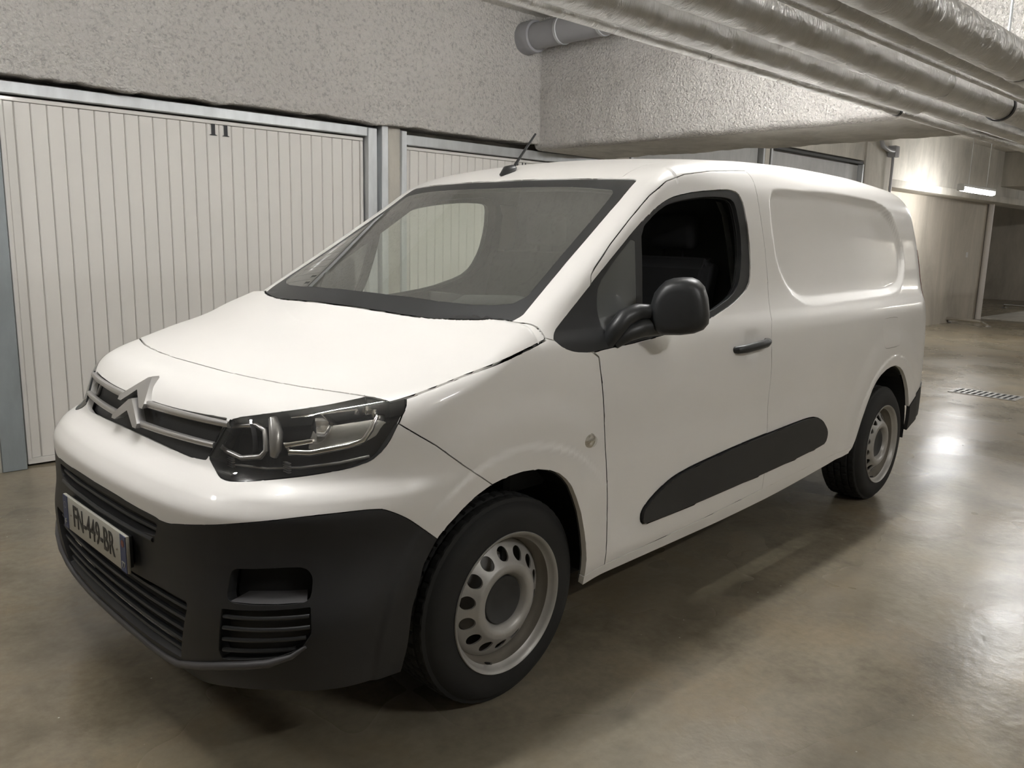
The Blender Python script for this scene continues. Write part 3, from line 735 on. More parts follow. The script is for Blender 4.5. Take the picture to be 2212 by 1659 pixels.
def boundary(tris):
    e = np.vstack([tris[:, [0, 1]], tris[:, [1, 2]], tris[:, [2, 0]]])
    k = np.sort(e, 1); _, inv, cnt = np.unique(k, axis=0, return_inverse=True, return_counts=True)
    return e[cnt[inv.ravel()] == 1]
def panel(labels, off=0.0, gap=.0018, depth=.02, rim=True, mirror=True, only_rim=False, keep=None):
    """collect a panel; offset it, open its seams by `gap` and return its edge inward by `depth`"""
    t = T[np.isin(L, labels)]
    if keep is not None: t = t[keep(V[t].mean(1))]
    u, inv = np.unique(t, return_inverse=True); t = inv.reshape(t.shape)
    P = V[u].copy(); N = nrm(P); P0 = P.copy(); P = P+N*off
    be = boundary(t)
    on0 = np.abs(P0[:, 1]) < 1e-5
    be = be[~(on0[be[:, 0]] & on0[be[:, 1]])]
    # sideways direction at each boundary vertex
    d = P[be[:, 1]]-P[be[:, 0]]; sd = np.cross(N[be[:, 0]]+N[be[:, 1]], d); sd = unit(sd)   # points into the panel
    ins = np.zeros_like(P); np.add.at(ins, be[:, 0], sd); np.add.at(ins, be[:, 1], sd); ins = unit(ins)
    ins[on0, 1] = 0
    bv = np.unique(be)
    P[bv] += ins[bv]*gap
    NN = N.copy()
    if rim:
        mp = np.full(len(P), -1); mp[bv] = np.arange(len(bv))
        top = P[bv]; mid = top-ins[bv]*.0007-N[bv]*.0015; bot = top-N[bv]*depth
        nn = unit(-ins[bv]+.15*N[bv])
        b0 = len(P); k = len(bv)
        P = np.vstack([P, mid, bot]); NN = np.vstack([NN, nn, nn])
        a, b = be[:, 0], be[:, 1]; ma, mb_ = b0+mp[a], b0+mp[b]; ba, bb = ma+k, mb_+k
        R = np.vstack([np.stack([a, ma, mb_], 1), np.stack([a, mb_, b], 1), np.stack([ma, ba, bb], 1), np.stack([ma, bb, mb_], 1)])
        t = R if only_rim else np.vstack([t, R])
    return P, t, NN
def flipy(p): P, t, N = p; f = np.array([1, -1, 1]); return P*f, t[:, ::-1], N*f
def both(p):
    q = flipy(p); n = len(p[0]); return np.vstack([p[0], q[0]]), np.vstack([p[1], q[1]+n]), np.vstack([p[2], q[2]])
van = empty('van', loc=(0, 0, 0), label='white panel van with black lower bumper and steel wheels, parked along the garage doors', cat='van')
def put(name, p, mat, parent=van, **k):
    return tag(link(name, mesh_np(name, p[0], p[1], mat, p[2]), parent), **k)
Lb = LAB
body = put('body_shell', both(panel([0], gap=.0014)), M['white'])
put('roof_panel', both(panel([Lb['roof']], gap=.002)), M['white'])
put('hood', both(panel([Lb['hood']], gap=.0062, depth=.03)), M['white'])
bumper = put('front_bumper', both(panel([Lb['front_bumper']], gap=.0018)), M['white'])
cover = put('bumper_cover', both(panel([Lb['bumper_cover']], gap=.0012, depth=.035)), M['black'], label='black grained lower bumper')
put('windscreen_border', both(panel([Lb['border']], off=-.004, gap=.001, depth=.006)), M['trim'])
put('windscreen', both(panel([Lb['windscreen']], off=-.0042, gap=0, rim=False)), M['glass'])
put('rear_bumper', both(panel([Lb['rear_bumper']], off=.006, gap=.001)), M['black'])
backs = {'slot': .030, 'lower_grille': .05, 'vents': .035, 'fog': .05}
for nme, dd in backs.items():
  for fl in ((both,) if nme in ('slot', 'lower_grille') else ((lambda p: p), flipy)):
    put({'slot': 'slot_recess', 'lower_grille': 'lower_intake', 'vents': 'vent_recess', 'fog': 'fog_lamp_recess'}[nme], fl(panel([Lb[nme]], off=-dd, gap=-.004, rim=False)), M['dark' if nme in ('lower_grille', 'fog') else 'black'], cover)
SIDES = {}
for sgn, nm in ((1, 'left'), (-1, 'right')):
    f = (lambda p: p) if sgn == 1 else flipy
    put('fender', f(panel([Lb['fender']], gap=.0026)), M['white'])
    dr = put('door', f(panel([Lb['door']], gap=.0036)), M['white']); SIDES[sgn] = dr
    put('window_trim', f(panel([Lb['window_trim']], off=-.004, gap=.0005, depth=.03)), M['trim'], dr)
    put('quarter_window', f(panel([Lb['quarter']], off=-.006, gap=0, rim=False)), M['qglass'], dr)
    if sgn == -1: put('side_window', f(panel([Lb['opening']], off=-.018, gap=-.004, rim=False)), M['sglass'], dr)
    put('sill', f(panel([Lb['sill']], off=.0, gap=.001)), M['white'])
    put('side_cladding', f(panel([Lb['cladding']], off=.011, gap=.004, depth=.016)), M['black'], label='long black protective strip low on the side')
    put('fuel_flap' if sgn == 1 else 'panel_cover', f(panel([Lb['fuel']], gap=.0014)), M['white'])
    put('tail_lamp', f(panel([Lb['tail']], off=.004, gap=.002)), M['red'])

# cabin lining, floor, bulkhead
lin = [Lb[k] for k in ('border', 'door', 'window_trim', 'fender', 'roof', 'cladding', 'sill')]+[0]
P_, t_, N_ = panel(lin, off=-.022, gap=-.002, rim=False, keep=lambda c: (c[:, 0] < 2.62) & (c[:, 0] > .95) & (c[:, 2] > .3))
put('cabin_lining', both((P_, t_[:, ::-1], -N_)), M['lining'])
m = MB().box(2.50, 2.53, -.77, .77, .3, 1.40); m.prism([(-.74, 1.4), (.74, 1.4), (.66, 1.68), (-.66, 1.68)], 2.50, 2.53, 'X')
m.build('bulkhead', M['lining'], van, smooth=False)
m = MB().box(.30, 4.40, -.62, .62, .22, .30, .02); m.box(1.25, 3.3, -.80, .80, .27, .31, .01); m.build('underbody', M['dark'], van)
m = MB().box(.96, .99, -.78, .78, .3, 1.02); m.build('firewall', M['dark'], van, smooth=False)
# dashboard with a wavy top, centre screen edge and tablet
m = MB(); pts = [(.98, 1.08), (1.06, 1.125), (1.16, 1.152), (1.28, 1.158), (1.40, 1.145), (1.46, 1.09), (1.47, .95), (1.40, .80), (1.30, .60), (.98, .60)]
m.prism(pts, -.74, .74, 'Y'); bmesh.ops.bevel(m.bm, geom=[e_ for e_ in m.bm.edges], offset=.012, segments=2, affect='EDGES')
dash = m.build('dashboard', M['lining'], van)
MB().box(1.40, 1.415, -.12, .12, 1.09, 1.19, .005).build('centre_screen', M['gloss'], dash)
m = MB(); m.tube([(1.22, -.62, 1.10), (1.36, -.60, 1.165), (1.40, -.38, 1.175), (1.36, -.16, 1.165), (1.22, -.14, 1.10)], .03, 10); m.build('instrument_hood', M['lining'], dash)
m = MB(); ring = [(1.56+.18*math.cos(t)*.35-.0, -.38+.18*math.sin(t), 1.00+.18*math.cos(t)*.94) for t in [2*math.pi*k/40 for k in range(40)]]
m.tube(ring, .016, 10, closed=True); m.tube([(1.56, -.38, 1.0), (1.45, -.38, .97)], .03, 10); m.tube([(1.56, -.55, 1.0), (1.55, -.38, .99), (1.56, -.21, 1.0)], .014, 8)
m.build('steering_wheel', M['trim'], van)
def seat(y, w_):
    m = MB(); m.box(1.75, 2.25, y-w_/2, y+w_/2, .62, .80, .05, 4); s = m.build('seat', M['cloth'], van)
    m = MB(); m.prism([(2.16, .76), (2.30, .74), (2.44, 1.33), (2.36, 1.36), (2.30, 1.33)], y-w_/2+.02, y+w_/2-.02, 'Y')
    bmesh.ops.bevel(m.bm, geom=[e_ for e_ in m.bm.edges], offset=.03, segments=3, affect='EDGES'); m.build('backrest', M['cloth'], s)
    m = MB(); m.box(2.36, 2.45, y-.12, y+.12, 1.38, 1.54, .035, 4); m.tube([(2.40, y-.05, 1.3), (2.41, y-.05, 1.4)], .007, 8); m.tube([(2.40, y+.05, 1.3), (2.41, y+.05, 1.4)], .007, 8); m.build('headrest', M['cloth'], s)
seat(-.40, .52); seat(.38, .66)

# wheels
def wheel(x, y, s, z=.322):
    """s = -1: outer face towards -y"""
    R = .326
    prof = [(.206, -.010), (.214, .004), (.222, .010), (.240, .011), (.262, .012), (.285, .008), (.300, -.002), (.309, -.014)]
    tread = []
    h = -.014
    for i in range(5):
        h0 = -.018-i*.0368
        tread += [(.3235 if i not in (0, 4) else .320, h0), (.326 if i not in (0, 4) else .323, h0-.004), (.326 if i not in (0, 4) else .323, h0-.026), (.3235 if i not in (0, 4) else .318, h0-.030), (.3175, h0-.0315), (.3175, h0-.0355)]
    tread = tread[:-2]
    prof = prof+tread+[(.305, -.205), (.27, -.212), (.22, -.205), (.205, -.19)]
    m = MB(); K = 240
    rings = []
    for k in range(K):
        t = 2*math.pi*k/K; row = []
        for i, (r, hh) in enumerate(prof):
            rr = r
            if 7 <= i < len(prof)-4:
                blk = (k+ (i//6)*2) % 5
                if blk == 0: rr = min(r, .3195)
            row.append(m.bm.verts.new((rr*math.cos(t), -s*0+(-hh if s == -1 else hh)*1.0*(1), rr*math.sin(t))))
        rings.append(row)
    for k in range(K):
        A, B = rings[k], rings[(k+1) % K]
        for i in range(len(prof)-1): m.bm.faces.new((A[i], B[i], B[i+1], A[i+1]))
    w_ = m.build('wheel', M['tyre'], van, ang=28)
    w_.location = (x, y, z)
    # rim barrel
    o = 1 if s == 1 else -1                        # outward direction along y
    def P(r, hh): return (r, o*hh)
    rp = [(.2035, -.010), (.213, .004), (.2205, .008), (.2220, .012), (.2200, .0155), (.2140, .0125), (.2085, .004), (.2050, -.004), (.1985, -.010), (.1965, -.028), (.1930, -.034), (.1865, -.050), (.1835, -.085), (.1835, -.19)]
    rim = MB().rev([P(a, b) for a, b in rp[:9]], 96).build('steel_rim', M['steel'], w_, ang=50)
    MB().rev([P(a, b) for a, b in rp[8:]], 96).build('rim_well', M['steel2'], w_, ang=50)
    # disc with ventilation holes cut from a fine polar grid
    dp = pchip([.060, .073, .080, .092, .104, .116, .128, .142, .158, .172, .180, .186], [-.032, -.030, -.016, .0, .005, .003, -.006, -.018, -.029, -.038, -.045, -.052])
    nr, na = 44, 320
    rr = np.linspace(.062, .1855, nr); aa = np.arange(na)*2*np.pi/na
    RR, AA = np.meshgrid(rr, aa, indexing='ij')
    Vv = np.stack([RR*np.cos(AA), o*dp(RR), RR*np.sin(AA)], -1).reshape(-1, 3)
    I = np.arange(nr*na).reshape(nr, na); a = I[:-1]; b = np.roll(I, -1, 1)[:-1]; c = np.roll(I, -1, 1)[1:]; d = I[1:]
    Tt = np.vstack([np.stack([a.ravel(), b.ravel(), c.ravel()], 1), np.stack([a.ravel(), c.ravel(), d.ravel()], 1)])
    hc = [(.1475*math.cos(q), .1475*math.sin(q)) for q in [2*math.pi*(k+.5)/14 for k in range(14)]]
    global V, T, L
    sv = (V, T, L); V, T, L = Vv, Tt, np.zeros(len(Tt), int)
    cut(lambda p: np.min([np.hypot(p[:, 0]-u, p[:, 2]-v) for u, v in hc], axis=0)-.0205, [0], 1)
    Vd, Td = V, T[L == 0]; V, T, L = sv
    be = boundary(Td); k = len(Vd)
    low = Vd+np.array([0, -o*.006, 0])
    Rm = np.vstack([np.stack([be[:, 0], be[:, 1], be[:, 1]+k], 1), np.stack([be[:, 0], be[:, 1]+k, be[:, 0]+k], 1)])
    me = mesh_np('disc', np.vstack([Vd, low]), np.vstack([Td, Rm]), M['steel'])
    me.set_sharp_from_angle(angle=math.radians(55))
    link('disc', me, w_)
    MB().rev([P(a, b) for a, b in [(.0, -.026), (.030, -.026), (.05, -.023), (.066, -.016), (.0735, -.0145), (.0765, -.020), (.077, -.034)]], 56).build('hub_cap', M['hub'], w_)
    MB().rev([P(a, b) for a, b in [(0, -.12), (.13, -.12), (.13, -.10), (0, -.10)]], 40).build('brake_disc', M['steel'], w_)
    m = MB(); q = math.radians(250)
    m.tube([(.198*math.cos(q), -o*.02, .198*math.sin(q)), (.190*math.cos(q), o*.004, .190*math.sin(q))], .004, 8); m.build('valve', M['trim'], w_)
    return w_
def liner(x, z, s, r=.405):
    m = MB(); n = 24; a0 = math.radians(-8)
    pts = [(x+r*math.cos(a0+(math.pi-2*a0)*k/n), z+r*math.sin(a0+(math.pi-2*a0)*k/n)) for k in range(n+1)]
    for k in range(n):
        (u0, v0), (u1, v1) = pts[k], pts[k+1]
        vs2 = [m.bm.verts.new(c) for c in ((u0, s*.885, v0), (u1, s*.885, v1), (u1, s*.55, v1), (u0, s*.55, v0))]; m.bm.faces.new(vs2)
    m.bm.faces.new([m.bm.verts.new((u, s*.552, v)) for u, v in pts])
    m.build('wheel_liner', M['dark'], van, smooth=False)
for s in (-1, 1):
    wheel(.892, s*.873, s); wheel(3.867, s*.880, s)
    liner(.885, .355, s); liner(3.80, .36, s, .415)
MOUT = [(1.522, -0.904, 1.153), (1.522, -0.903, 1.192), (1.524, -0.908, 1.216), (1.528, -0.914, 1.244), (1.536, -0.928, 1.266), (1.545, -0.943, 1.284), (1.558, -0.966, 1.294), (1.573, -0.993, 1.298), (1.588, -1.019, 1.298), (1.599, -1.039, 1.289), (1.609, -1.056, 1.269), (1.616, -1.068, 1.231), (1.62, -1.075, 1.178), (1.619, -1.074, 1.147), (1.612, -1.061, 1.127), (1.597, -1.035, 1.113), (1.575, -0.996, 1.105), (1.544, -0.943, 1.102), (1.528, -0.915, 1.119)]
# ---------------------------------------------------------------- van details
def gproj(p):
    """drop a point on to the body surface along the gradient"""
    p = np.array(p, float)
    for _ in range(6):
        n = grad(p); p = p-n*(g(p[0], p[1], p[2])/max(n@n, 1e-6))
    return p
def fz(y, z):
    """front surface x at (y, z)"""
    xs_ = np.linspace(-.05, .9, 400); G = g(xs_, np.full(400, y), np.full(400, z)); i = int(np.argmax(G < 0))
    a, b = xs_[max(i-1, 0)], xs_[i]
    for _ in range(18):
        c = (a+b)/2
        if g(np.array(c), np.array(y), np.array(z)) < 0: b = c
        else: a = c
    return b
def frontpath(yz, off=.0): return [(fz(y, z)-off, y, z) for y, z in yz]
def sidey(x, z):
    """left side surface y (negative) at (x, z)"""
    ys = np.linspace(-1.0, -.3, 400); G = g(np.full(400, x), ys, np.full(400, z)); i = int(np.argmax(G < 0)); return float(ys[i])

# grille: black backing with two chrome chevron bars
grl = put('grille', both(panel([Lb['grille']], off=-.030, gap=-.004, rim=False)), M['black'])
MB().tube(frontpath([(y, .915) for y in np.linspace(-.49, .49, 31)], -.010), .006, 8).build('frame_edge', M['trim'], grl) if False else None
def ribbon(path, w, d, name, mat, parent, nrm_=(1, 0, 0)):
    """a bar of rounded section along a path of (x, y, z, half height) points on the front"""
    m = MB(); rings = []
    n = len(path)
    for i, (x, y, z, h) in enumerate(path):
        a = Vector(path[max(i-1, 0)][:3]); b = Vector(path[min(i+1, n-1)][:3]); t = (b-a).normalized()
        out = Vector((-1, 0, .25)); out = (out-t*out.dot(t)).normalized(); up = t.cross(out)
        if up.z < 0: up = -up
        c = Vector((x, y, z)); sec = [(-1, -.9), (-1, 0), (-.75, .6), (-.25, .95), (.25, 1), (.72, .75), (1, .1), (1, -.9)]
        rings.append([m.bm.verts.new(c+up*(u*h)+out*(v*d)) for u, v in sec])
    for i in range(n-1):
        A, B = rings[i], rings[i+1]
        for k in range(len(A)): m.bm.faces.new((A[k], A[(k+1) % len(A)], B[(k+1) % len(A)], B[k]))
    m.bm.faces.new(rings[0]); m.bm.faces.new(rings[-1])
    return m.build(name, mat, parent, ang=30)
def chevron_bar(ztip, yfoot, zfoot, zend, yend, hbar, hleg, xo, name_bar='chrome_bar', name_leg='emblem'):
    for s in (-1, 1):
        pts = []
        for y in np.linspace(yfoot, yend, 14):
            f = (y-yfoot)/(yend-yfoot); z = zfoot+(zend-zfoot)*f
            pts.append((fz(-y, z)-xo*(1-f)-.001, s*y, z, hbar*(1-.15*f)))
        ribbon(pts, 0, .008, name_bar, M['satin'], grl)
    # centre peak
    m = MB(); xf = fz(0, (ztip+zfoot)/2)-xo-.010
    def X(z): return fz(0.0, z)-xo
    outer = [(-yfoot-.012, zfoot+hleg*.35), (-.013, ztip-.004), (0, ztip), (.013, ztip-.004), (yfoot+.012, zfoot+hleg*.35), (yfoot+.012, zfoot-hleg*.75), (yfoot-.012, zfoot-hleg*.75)]
    inner = [(.0, ztip-.035), (-yfoot+.012, zfoot-hleg*.75), (-yfoot-.012, zfoot-hleg*.75)]
    poly = outer+inner
    cen = Vector((0, 0))
    A = [m.bm.verts.new((X(z)-.016, y, z)) for y, z in poly]; B = [m.bm.verts.new((X(z)+.012, y, z)) for y, z in poly]
    k = len(poly)
    for i in range(k): m.bm.faces.new((A[i], A[(i+1) % k], B[(i+1) % k], B[i]))
    # front face as two legs with a centre ridge
    m.bm.faces.new(A)
    bmesh.ops.triangulate(m.bm, faces=[f for f in m.bm.faces if len(f.verts) > 4])
    m.build(name_leg, M['satin'], grl, ang=30, label='satin chrome chevron')
chevron_bar(.972, .082, .905, .911, .500, .0108, .012, .006)
chevron_bar(.912, .082, .849, .853, .470, .0102, .012, .008)
for s in (-1, 1):                                   # end caps closing the grille at the headlamps
    ribbon([(fz(-.497, .921)+.004, s*.500, .921, .004), (fz(-.487, .885)+.004, s*.488, .885, .004), (fz(-.466, .82)+.004, s*.464, .822, .004)], 0, .008, 'grille_edge', M['trim'], grl)

# headlights
def hl_patch(off, gap=0, rim=False): return panel([Lb['headlight'], Lb['hlref']], off=off, gap=gap, rim=rim)
DRL = [(.33,-.712,.888),(.283,-.655,.872),(.285,-.672,.857),(.32,-.715,.858),(.394,-.776,.877),(.424,-.798,.89),(.446,-.801,.917),(.471,-.795,.948)]
RING = [(.222,-.45,.894),(.24,-.51,.905),(.258,-.556,.912),(.265,-.583,.902),(.258,-.600,.876),(.253,-.608,.854),(.242,-.6,.838),(.218,-.544,.827),(.206,-.485,.837),(.203,-.445,.851)]
for s in (1, -1):
    f = (lambda p: p) if s == 1 else flipy
    k = lambda pts, dx=0, dz=0: [(x+dx, s*y, z+dz) for x, y, z in pts]
    hl = put('headlight', f(hl_patch(-.062, -.006)), M['gloss'])
    put('lens', f(hl_patch(.001, .0015)), M['lens'], hl)
    put('seal', f(panel([Lb['headlight'], Lb['hlref']], off=.0, gap=.0, depth=.060, only_rim=True)), M['trim'], hl)
    put('faceted_reflector', f(panel([Lb['hlref']], off=-.048, gap=.002, depth=.012)), M['facet'], hl)
    m = MB(); m.tube(k(DRL), [.007, .010, .009, .009, .008, .008, .008, .004], 10); m.build('daytime_light_bar', M['chrome'], hl)
    m = MB(); m.tube(k(RING), .0075, 10, closed=True); m.build('lamp_ring', M['satin'], hl)
    m = MB(); m.tube(k([(.281,-.592,.932),(.272,-.618,.900),(.262,-.632,.858),(.258,-.628,.840)], .006), [.014, .018, .016, .01], 12); m.build('chrome_divider', M['satin'], hl)
    c = Vector((.400, s*.690, .912)); d = Vector((-.86, -s*.38, -.05)).normalized()
    def bowl(prof, c, d, n=32):
        m = MB().rev(prof, n, 'Z'); q = Vector((0, 0, 1)).rotation_difference(d)
        for v in m.bm.verts: v.co = q @ v.co+c
        return m
    bowl([(.014, -.012), (.030, .004), (.042, .026), (.046, .045), (.048, .047)], c, d).build('reflector', M['chrome'], hl)
    bowl([(.0, .052), (.012, .050), (.022, .045), (.030, .036), (.033, .022)], c, d).build('projector_lens', M['gloss'], hl)
    c2 = Vector((.272, s*.53, .868)); d2 = Vector((-.95, -s*.25, 0)).normalized()
    bowl([(0, .0), (.03, .004), (.052, .012), (.058, .026)], c2, d2).build('inner_lamp', M['gloss'], hl)
    # stepped reflector above the projector
    for i, (x, y, z) in enumerate([(.428,-.700,.952),(.446,-.722,.955),(.462,-.744,.957),(.474,-.762,.950),(.482,-.772,.934)]):
        MB().box(-.012, .012, -.012, .012, -.014, .012, .004).build('reflector_facet', M['chrome'], hl).location = (x+.012, s*y, z)
    # lower row
    m = MB(); m.tube(k([(.205,-.50,.800),(.245,-.60,.803),(.30,-.68,.812),(.372,-.752,.828),(.43,-.80,.845)], .012), .004, 8); m.build('lower_trim', M['satin'], hl)
    for x, y, z in ((.190,-.492,.806),(.262,-.655,.812)):
        m = MB()
        for j in range(5): m.box(.008, .016, -.014, .014, -.012+j*.006, -.009+j*.006)
        o = m.build('turn_signal_fins', M['satin'], hl, smooth=False); o.location = (x+.012, s*y, z)
    m = MB(); m.tube(k([(.300,-.640,.940),(.335,-.668,.946),(.38,-.707,.955),(.43,-.750,.962)], .010), [.002, .004, .004, .002], 8); m.build('upper_trim', M['chrome'], hl)

# bumper slats, intake bars, lip
for z, o, r in ((.626, .012, .006),):
    m = MB(); m.tube(frontpath([(y, z-.006*abs(y)/.4) for y in np.linspace(-.385, .385, 25)], -.014), .007, 8); m.build('slot_bar', M['trim'], cover)
m = MB(); m.tube(frontpath([(y, .592) for y in np.linspace(-.36, .36, 25)], -.001), .007, 8); m.build('slot_ridge', M['trim'], cover)
for z in (.430, .395, .360, .325, .290):
    yy = .492+(z-.367)*.18-.004
    m = MB(); m.tube(frontpath([(y, z) for y in np.linspace(-yy, yy, 25)], -.020), .0085, 8, flat=.8); m.build('intake_bar', M['trim'], cover)
for s in (1, -1):
    for (a0_, z0), (a1_, z1) in (((.622,.455),(.828,.481)), ((.620,.425),(.830,.455)), ((.618,.393),(.822,.430)), ((.616,.362),(.798,.399))):
        pts = []
        for q in np.linspace(0, 1, 9):
            al = a0_+(a1_-a0_)*q; z = z0+(z1-z0)*q
            lo, hi = .2, 1.3
            for _ in range(20):
                mid = (lo+hi)/2; x_, y_ = 1-mid*math.cos(al), -mid*math.sin(al)
                if g(np.array(x_), np.array(y_), np.array(z)) > 0: hi = mid
                else: lo = mid
            pts.append((1-(lo-.008)*math.cos(al), -s*(lo-.008)*math.sin(al), z))
        MB().tube(pts, .0055, 8).build('vent_slat', M['trim'], cover)
    # ledge below the fog lamp recess
    def azp(al, z, off=0):
        lo, hi = .2, 1.3
        for _ in range(20):
            mid = (lo+hi)/2
            if g(np.array(1-mid*math.cos(al)), np.array(-mid*math.sin(al)), np.array(z)) > 0: hi = mid
            else: lo = mid
        return (1-(lo-off)*math.cos(al), -s*(lo-off)*math.sin(al), z)
    m = MB(); A = [azp(.640, .498, .002), azp(.70, .503, .001), azp(.76, .508, .001), azp(.822, .514, .002)]; B = [azp(.672, .512, .045), azp(.72, .518, .046), azp(.77, .522, .046), azp(.815, .526, .045)]
    va = [m.bm.verts.new(p) for p in A]; vb = [m.bm.verts.new(p) for p in B]
    for i in range(3): m.bm.faces.new((va[i], va[i+1], vb[i+1], vb[i]))
    m.build('fog_lamp_ledge', M['scuff_lit'], cover)  # paler plastic paints the light caught by the upward-facing ledge
lipc = [(0,.232),(.15,.230),(.26,.228),(.36,.232),(.425,.242),(.47,.262),(.54,.290),(.612,.318),(.68,.340),(.74,.358),(.79,.382),(.822,.410)]
s = 1
right = [azp(a_, z_, -.004) for a_, z_ in lipc]; pth = [(x, -y, z) for x, y, z in right[::-1]]+right[1:]
rad = [.004, .007]+[.011]*(len(pth)-4)+[.007, .004]
MB().tube(pth, rad, 10).build('bumper_lip', M['scuff_lit'], cover, label='slightly paler scuffed lip along the bumper foot')

# number plate
pl = MB().box(.014, .024, -.26, .26, .470, .580, .003).build('number_plate', M['plate'], van, label='pale dusty number plate FN-449-BR')
MB().box(.024, .040, -.24, .24, .478, .572, .003).build('plate_holder', M['trim'], pl)
for y0 in (-.258, .218): MB().box(.0125, .0145, y0, y0+.040, .472, .578).build('blue_band', M['blue'], pl, smooth=False)
def text(s_, size, loc, sx, mat, parent, name='lettering', sp=1.0):
    cu = bpy.data.curves.new(name, 'FONT'); cu.body = s_; cu.size = size; cu.align_x = 'CENTER'; cu.align_y = 'CENTER'; cu.extrude = .0006; cu.space_character = sp; cu.offset = size*.012
    o = bpy.data.objects.new(name, cu); COL.objects.link(o)
    me = bpy.data.meshes.new_from_object(o); COL.objects.unlink(o); bpy.data.objects.remove(o)
    # text x runs towards -y, text y up, facing -x
    R_ = Matrix(((0, 0, -1, 0), (-sx, 0, 0, 0), (0, 1, 0, 0), (0, 0, 0, 1)))
    me.transform(R_); me.flip_normals(); me.materials.clear(); me.materials.append(mat)
    o = link(name, me, parent); o.location = loc; return o
text('FN-449-BR', .098, (.0130, .0, .5255), .74, M['ink'], pl, sp=1.04)
text('F', .026, (.0118, .238, .492), 1, M['plate'], pl)
text('77', .024, (.0118, -.238, .492), 1, M['plate'], pl)
MB().rev([(.0, 0), (.011, 0)], 20, 'X', (.0118, -.238, .555)).build('region_badge', M['red'], pl)
m = MB()
for i in range(12): m.rev([(0, 0), (.0016, 0)], 6, 'X', (.0118, .238+.010*math.cos(i*math.pi/6), .548+.010*math.sin(i*math.pi/6)))
m.build('ring_of_stars', M['plate'], pl, kind='stuff')
for y in (.19, -.19): MB().rev([(.0, -.002), (.003, -.001), (.004, .001)], 10, 'X', (.0125, y, .525)).build('screw', M['chrome'], pl)

# antenna on the roof
az0 = gproj((1.765, .02, 1.69))
m = MB(); x, y, z = az0
m.tube([(x-.055, y, z-.014), (x-.02, y, z+.006), (x+.02, y, z+.018), (x+.035, y, z+.022)], [.006, .020, .017, .008], 12)
m.bm.verts.ensure_lookup_table()
ant = m.build('antenna', M['trim'], van)
MB().tube([(x+.015, y, z+.015), (x+.155, y, z+.175)], [.0065, .0045], 10).build('mast', M['trim'], ant)

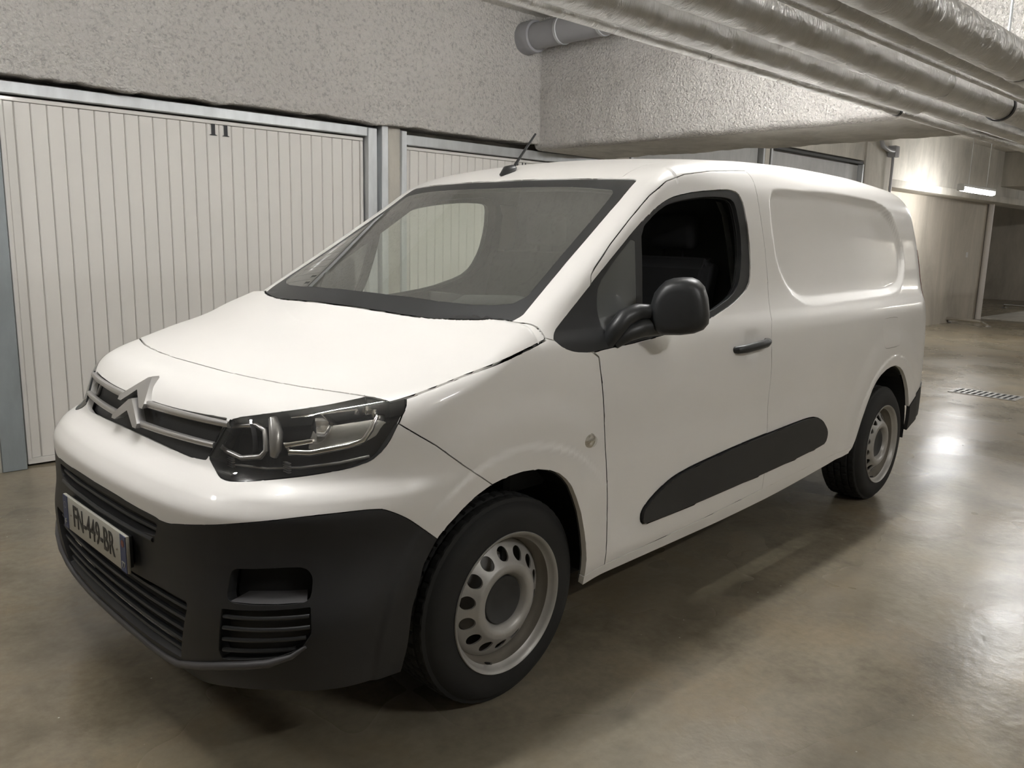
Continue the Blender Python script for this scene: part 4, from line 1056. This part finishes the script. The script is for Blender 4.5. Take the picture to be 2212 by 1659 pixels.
# door handle, indicator, mirror on each side
for s in (1, -1):
    dr = SIDES[s]
    ys = sidey(2.24, 1.005)
    pts = [(2.108, s*(ys+.006), .998), (2.125, s*(ys-.022), 1.000), (2.17, s*(ys-.034), 1.003), (2.25, s*(ys-.038), 1.008), (2.33, s*(ys-.036), 1.012), (2.368, s*(ys-.024), 1.014), (2.382, s*(ys+.006), 1.015)]
    h_ = MB().tube(pts, [.010, .0155, .0175, .0175, .0175, .0165, .011], 12, flat=1.0, up=(0, 0, 1)).build('door_handle', M['trim'], dr)
    ind = MB().rev([(0, -.016), (.012, -.0155), (.022, -.013), (.0255, -.007), (.026, .0)], 24, 'Y')
    for v in ind.bm.verts: v.co = Vector((v.co.x*1.05, v.co.y if s == 1 else -v.co.y, v.co.z*.85))+Vector((1.206, s*(sidey(1.206, .784)), .784))
    io = ind.build('side_indicator', M['lens'], van)
    m = MB(); m.rev([(0, -.006), (.018, -.006), (.026, -.0005), (.029, 0)], 24, 'Y')
    for v in m.bm.verts: v.co = Vector((v.co.x*1.05, v.co.y if s == 1 else -v.co.y, v.co.z*.85))+Vector((1.206, s*(sidey(1.206, .784)), .784))
    m.build('chrome_seat', M['chrome'], io)
    # mirror: foot, arm, housing, glass
    foot = MB(); y0 = sidey(1.36, 1.10)
    foot.tube([(1.340, s*(y0+.012), 1.070), (1.352, s*(y0-.010), 1.120), (1.385, s*(y0-.026), 1.165), (1.44, s*(y0-.036), 1.183), (1.50, s*(y0-.046), 1.180), (1.56, s*(y0-.075), 1.165)], [.020, .030, .031, .028, .026, .026], 14)
    foot.tube([(1.365, s*(y0+.0), 1.080), (1.40, s*(y0-.028), 1.115), (1.46, s*(y0-.040), 1.130), (1.52, s*(y0-.055), 1.130), (1.58, s*(y0-.09), 1.130)], [.022, .030, .033, .030, .024], 14)
    mi = foot.build('door_mirror', M['trim'], van, label='black door mirror on a curved arm')
    out = MOUT
    cx, cy, cz = 1.565, -.985, 1.190
    ax = Vector((-.87, -.49, 0)).normalized()                 # mirror housing faces forwards and a little outwards
    dd = [(.068, .60), (.064, .78), (.054, .89), (.034, .96), (.008, .995), (-.02, 1.0), (-.045, .985), (-.052, .95), (-.044, .90), (-.030, .88)]
    hm = MB(); rg = []
    for dx, sc in dd:
        row = []
        for xx, yy, zz in out:
            p = Vector((cx, cy, cz))+(Vector((xx, yy, zz))-Vector((cx, cy, cz)))*sc+ax*dx
            row.append(hm.bm.verts.new((p.x, s*p.y, p.z)))
        rg.append(row)
    n_ = len(out)
    for i in range(len(rg)-1):
        for j in range(n_): hm.bm.faces.new((rg[i][j], rg[i][(j+1) % n_], rg[i+1][(j+1) % n_], rg[i+1][j]))
    hm.bm.faces.new(rg[0]); hm.bm.faces.new(rg[-1])
    hm.build('housing', M['trim'], mi, ang=75)
    gm = MB(); gv = []
    for xx, yy, zz in out:
        p = Vector((cx, cy, cz))+(Vector((xx, yy, zz))-Vector((cx, cy, cz)))*.87-ax*.036; gv.append(gm.bm.verts.new((p.x, s*p.y, p.z)))
    gm.bm.faces.new(gv); gm.build('mirror_glass', M['chrome'], mi)
    # inner sail panel seen through the quarter window
# pale trim on the inside of the pillars behind the door windows
for s in (1, -1):
    m = MB(); pts = [(1.0, 2.34), (1.2, 2.34), (1.4, 2.345), (1.53, 2.335), (1.585, 2.30)]
    A = []; B = []
    for z, x in pts:
        y = sidey(x, z); A.append(m.bm.verts.new((x+.03, s*(y+.10), z))); B.append(m.bm.verts.new((x+.12, s*(y+.125), z)))
    for i in range(len(pts)-1): m.bm.faces.new((A[i], A[i+1], B[i+1], B[i]))
    bmesh.ops.solidify(m.bm, geom=m.bm.faces[:], thickness=.012)
    m.build('pillar_trim', M['lamp_body'], van)
for s in (1, -1):
    m = MB(); pts = [gproj((x, s*-y, z)) for x, y, z in ((1.0, .80, 1.13), (1.2, .775, 1.235), (1.4, .74, 1.36), (1.6, .70, 1.48), (1.76, .67, 1.59))]
    pts = [tuple(p-unit(grad(p))*.052) for p in pts]
    m.tube(pts, [.034, .036, .036, .034, .03], 12).build('front_pillar_trim', M['lining'], van)
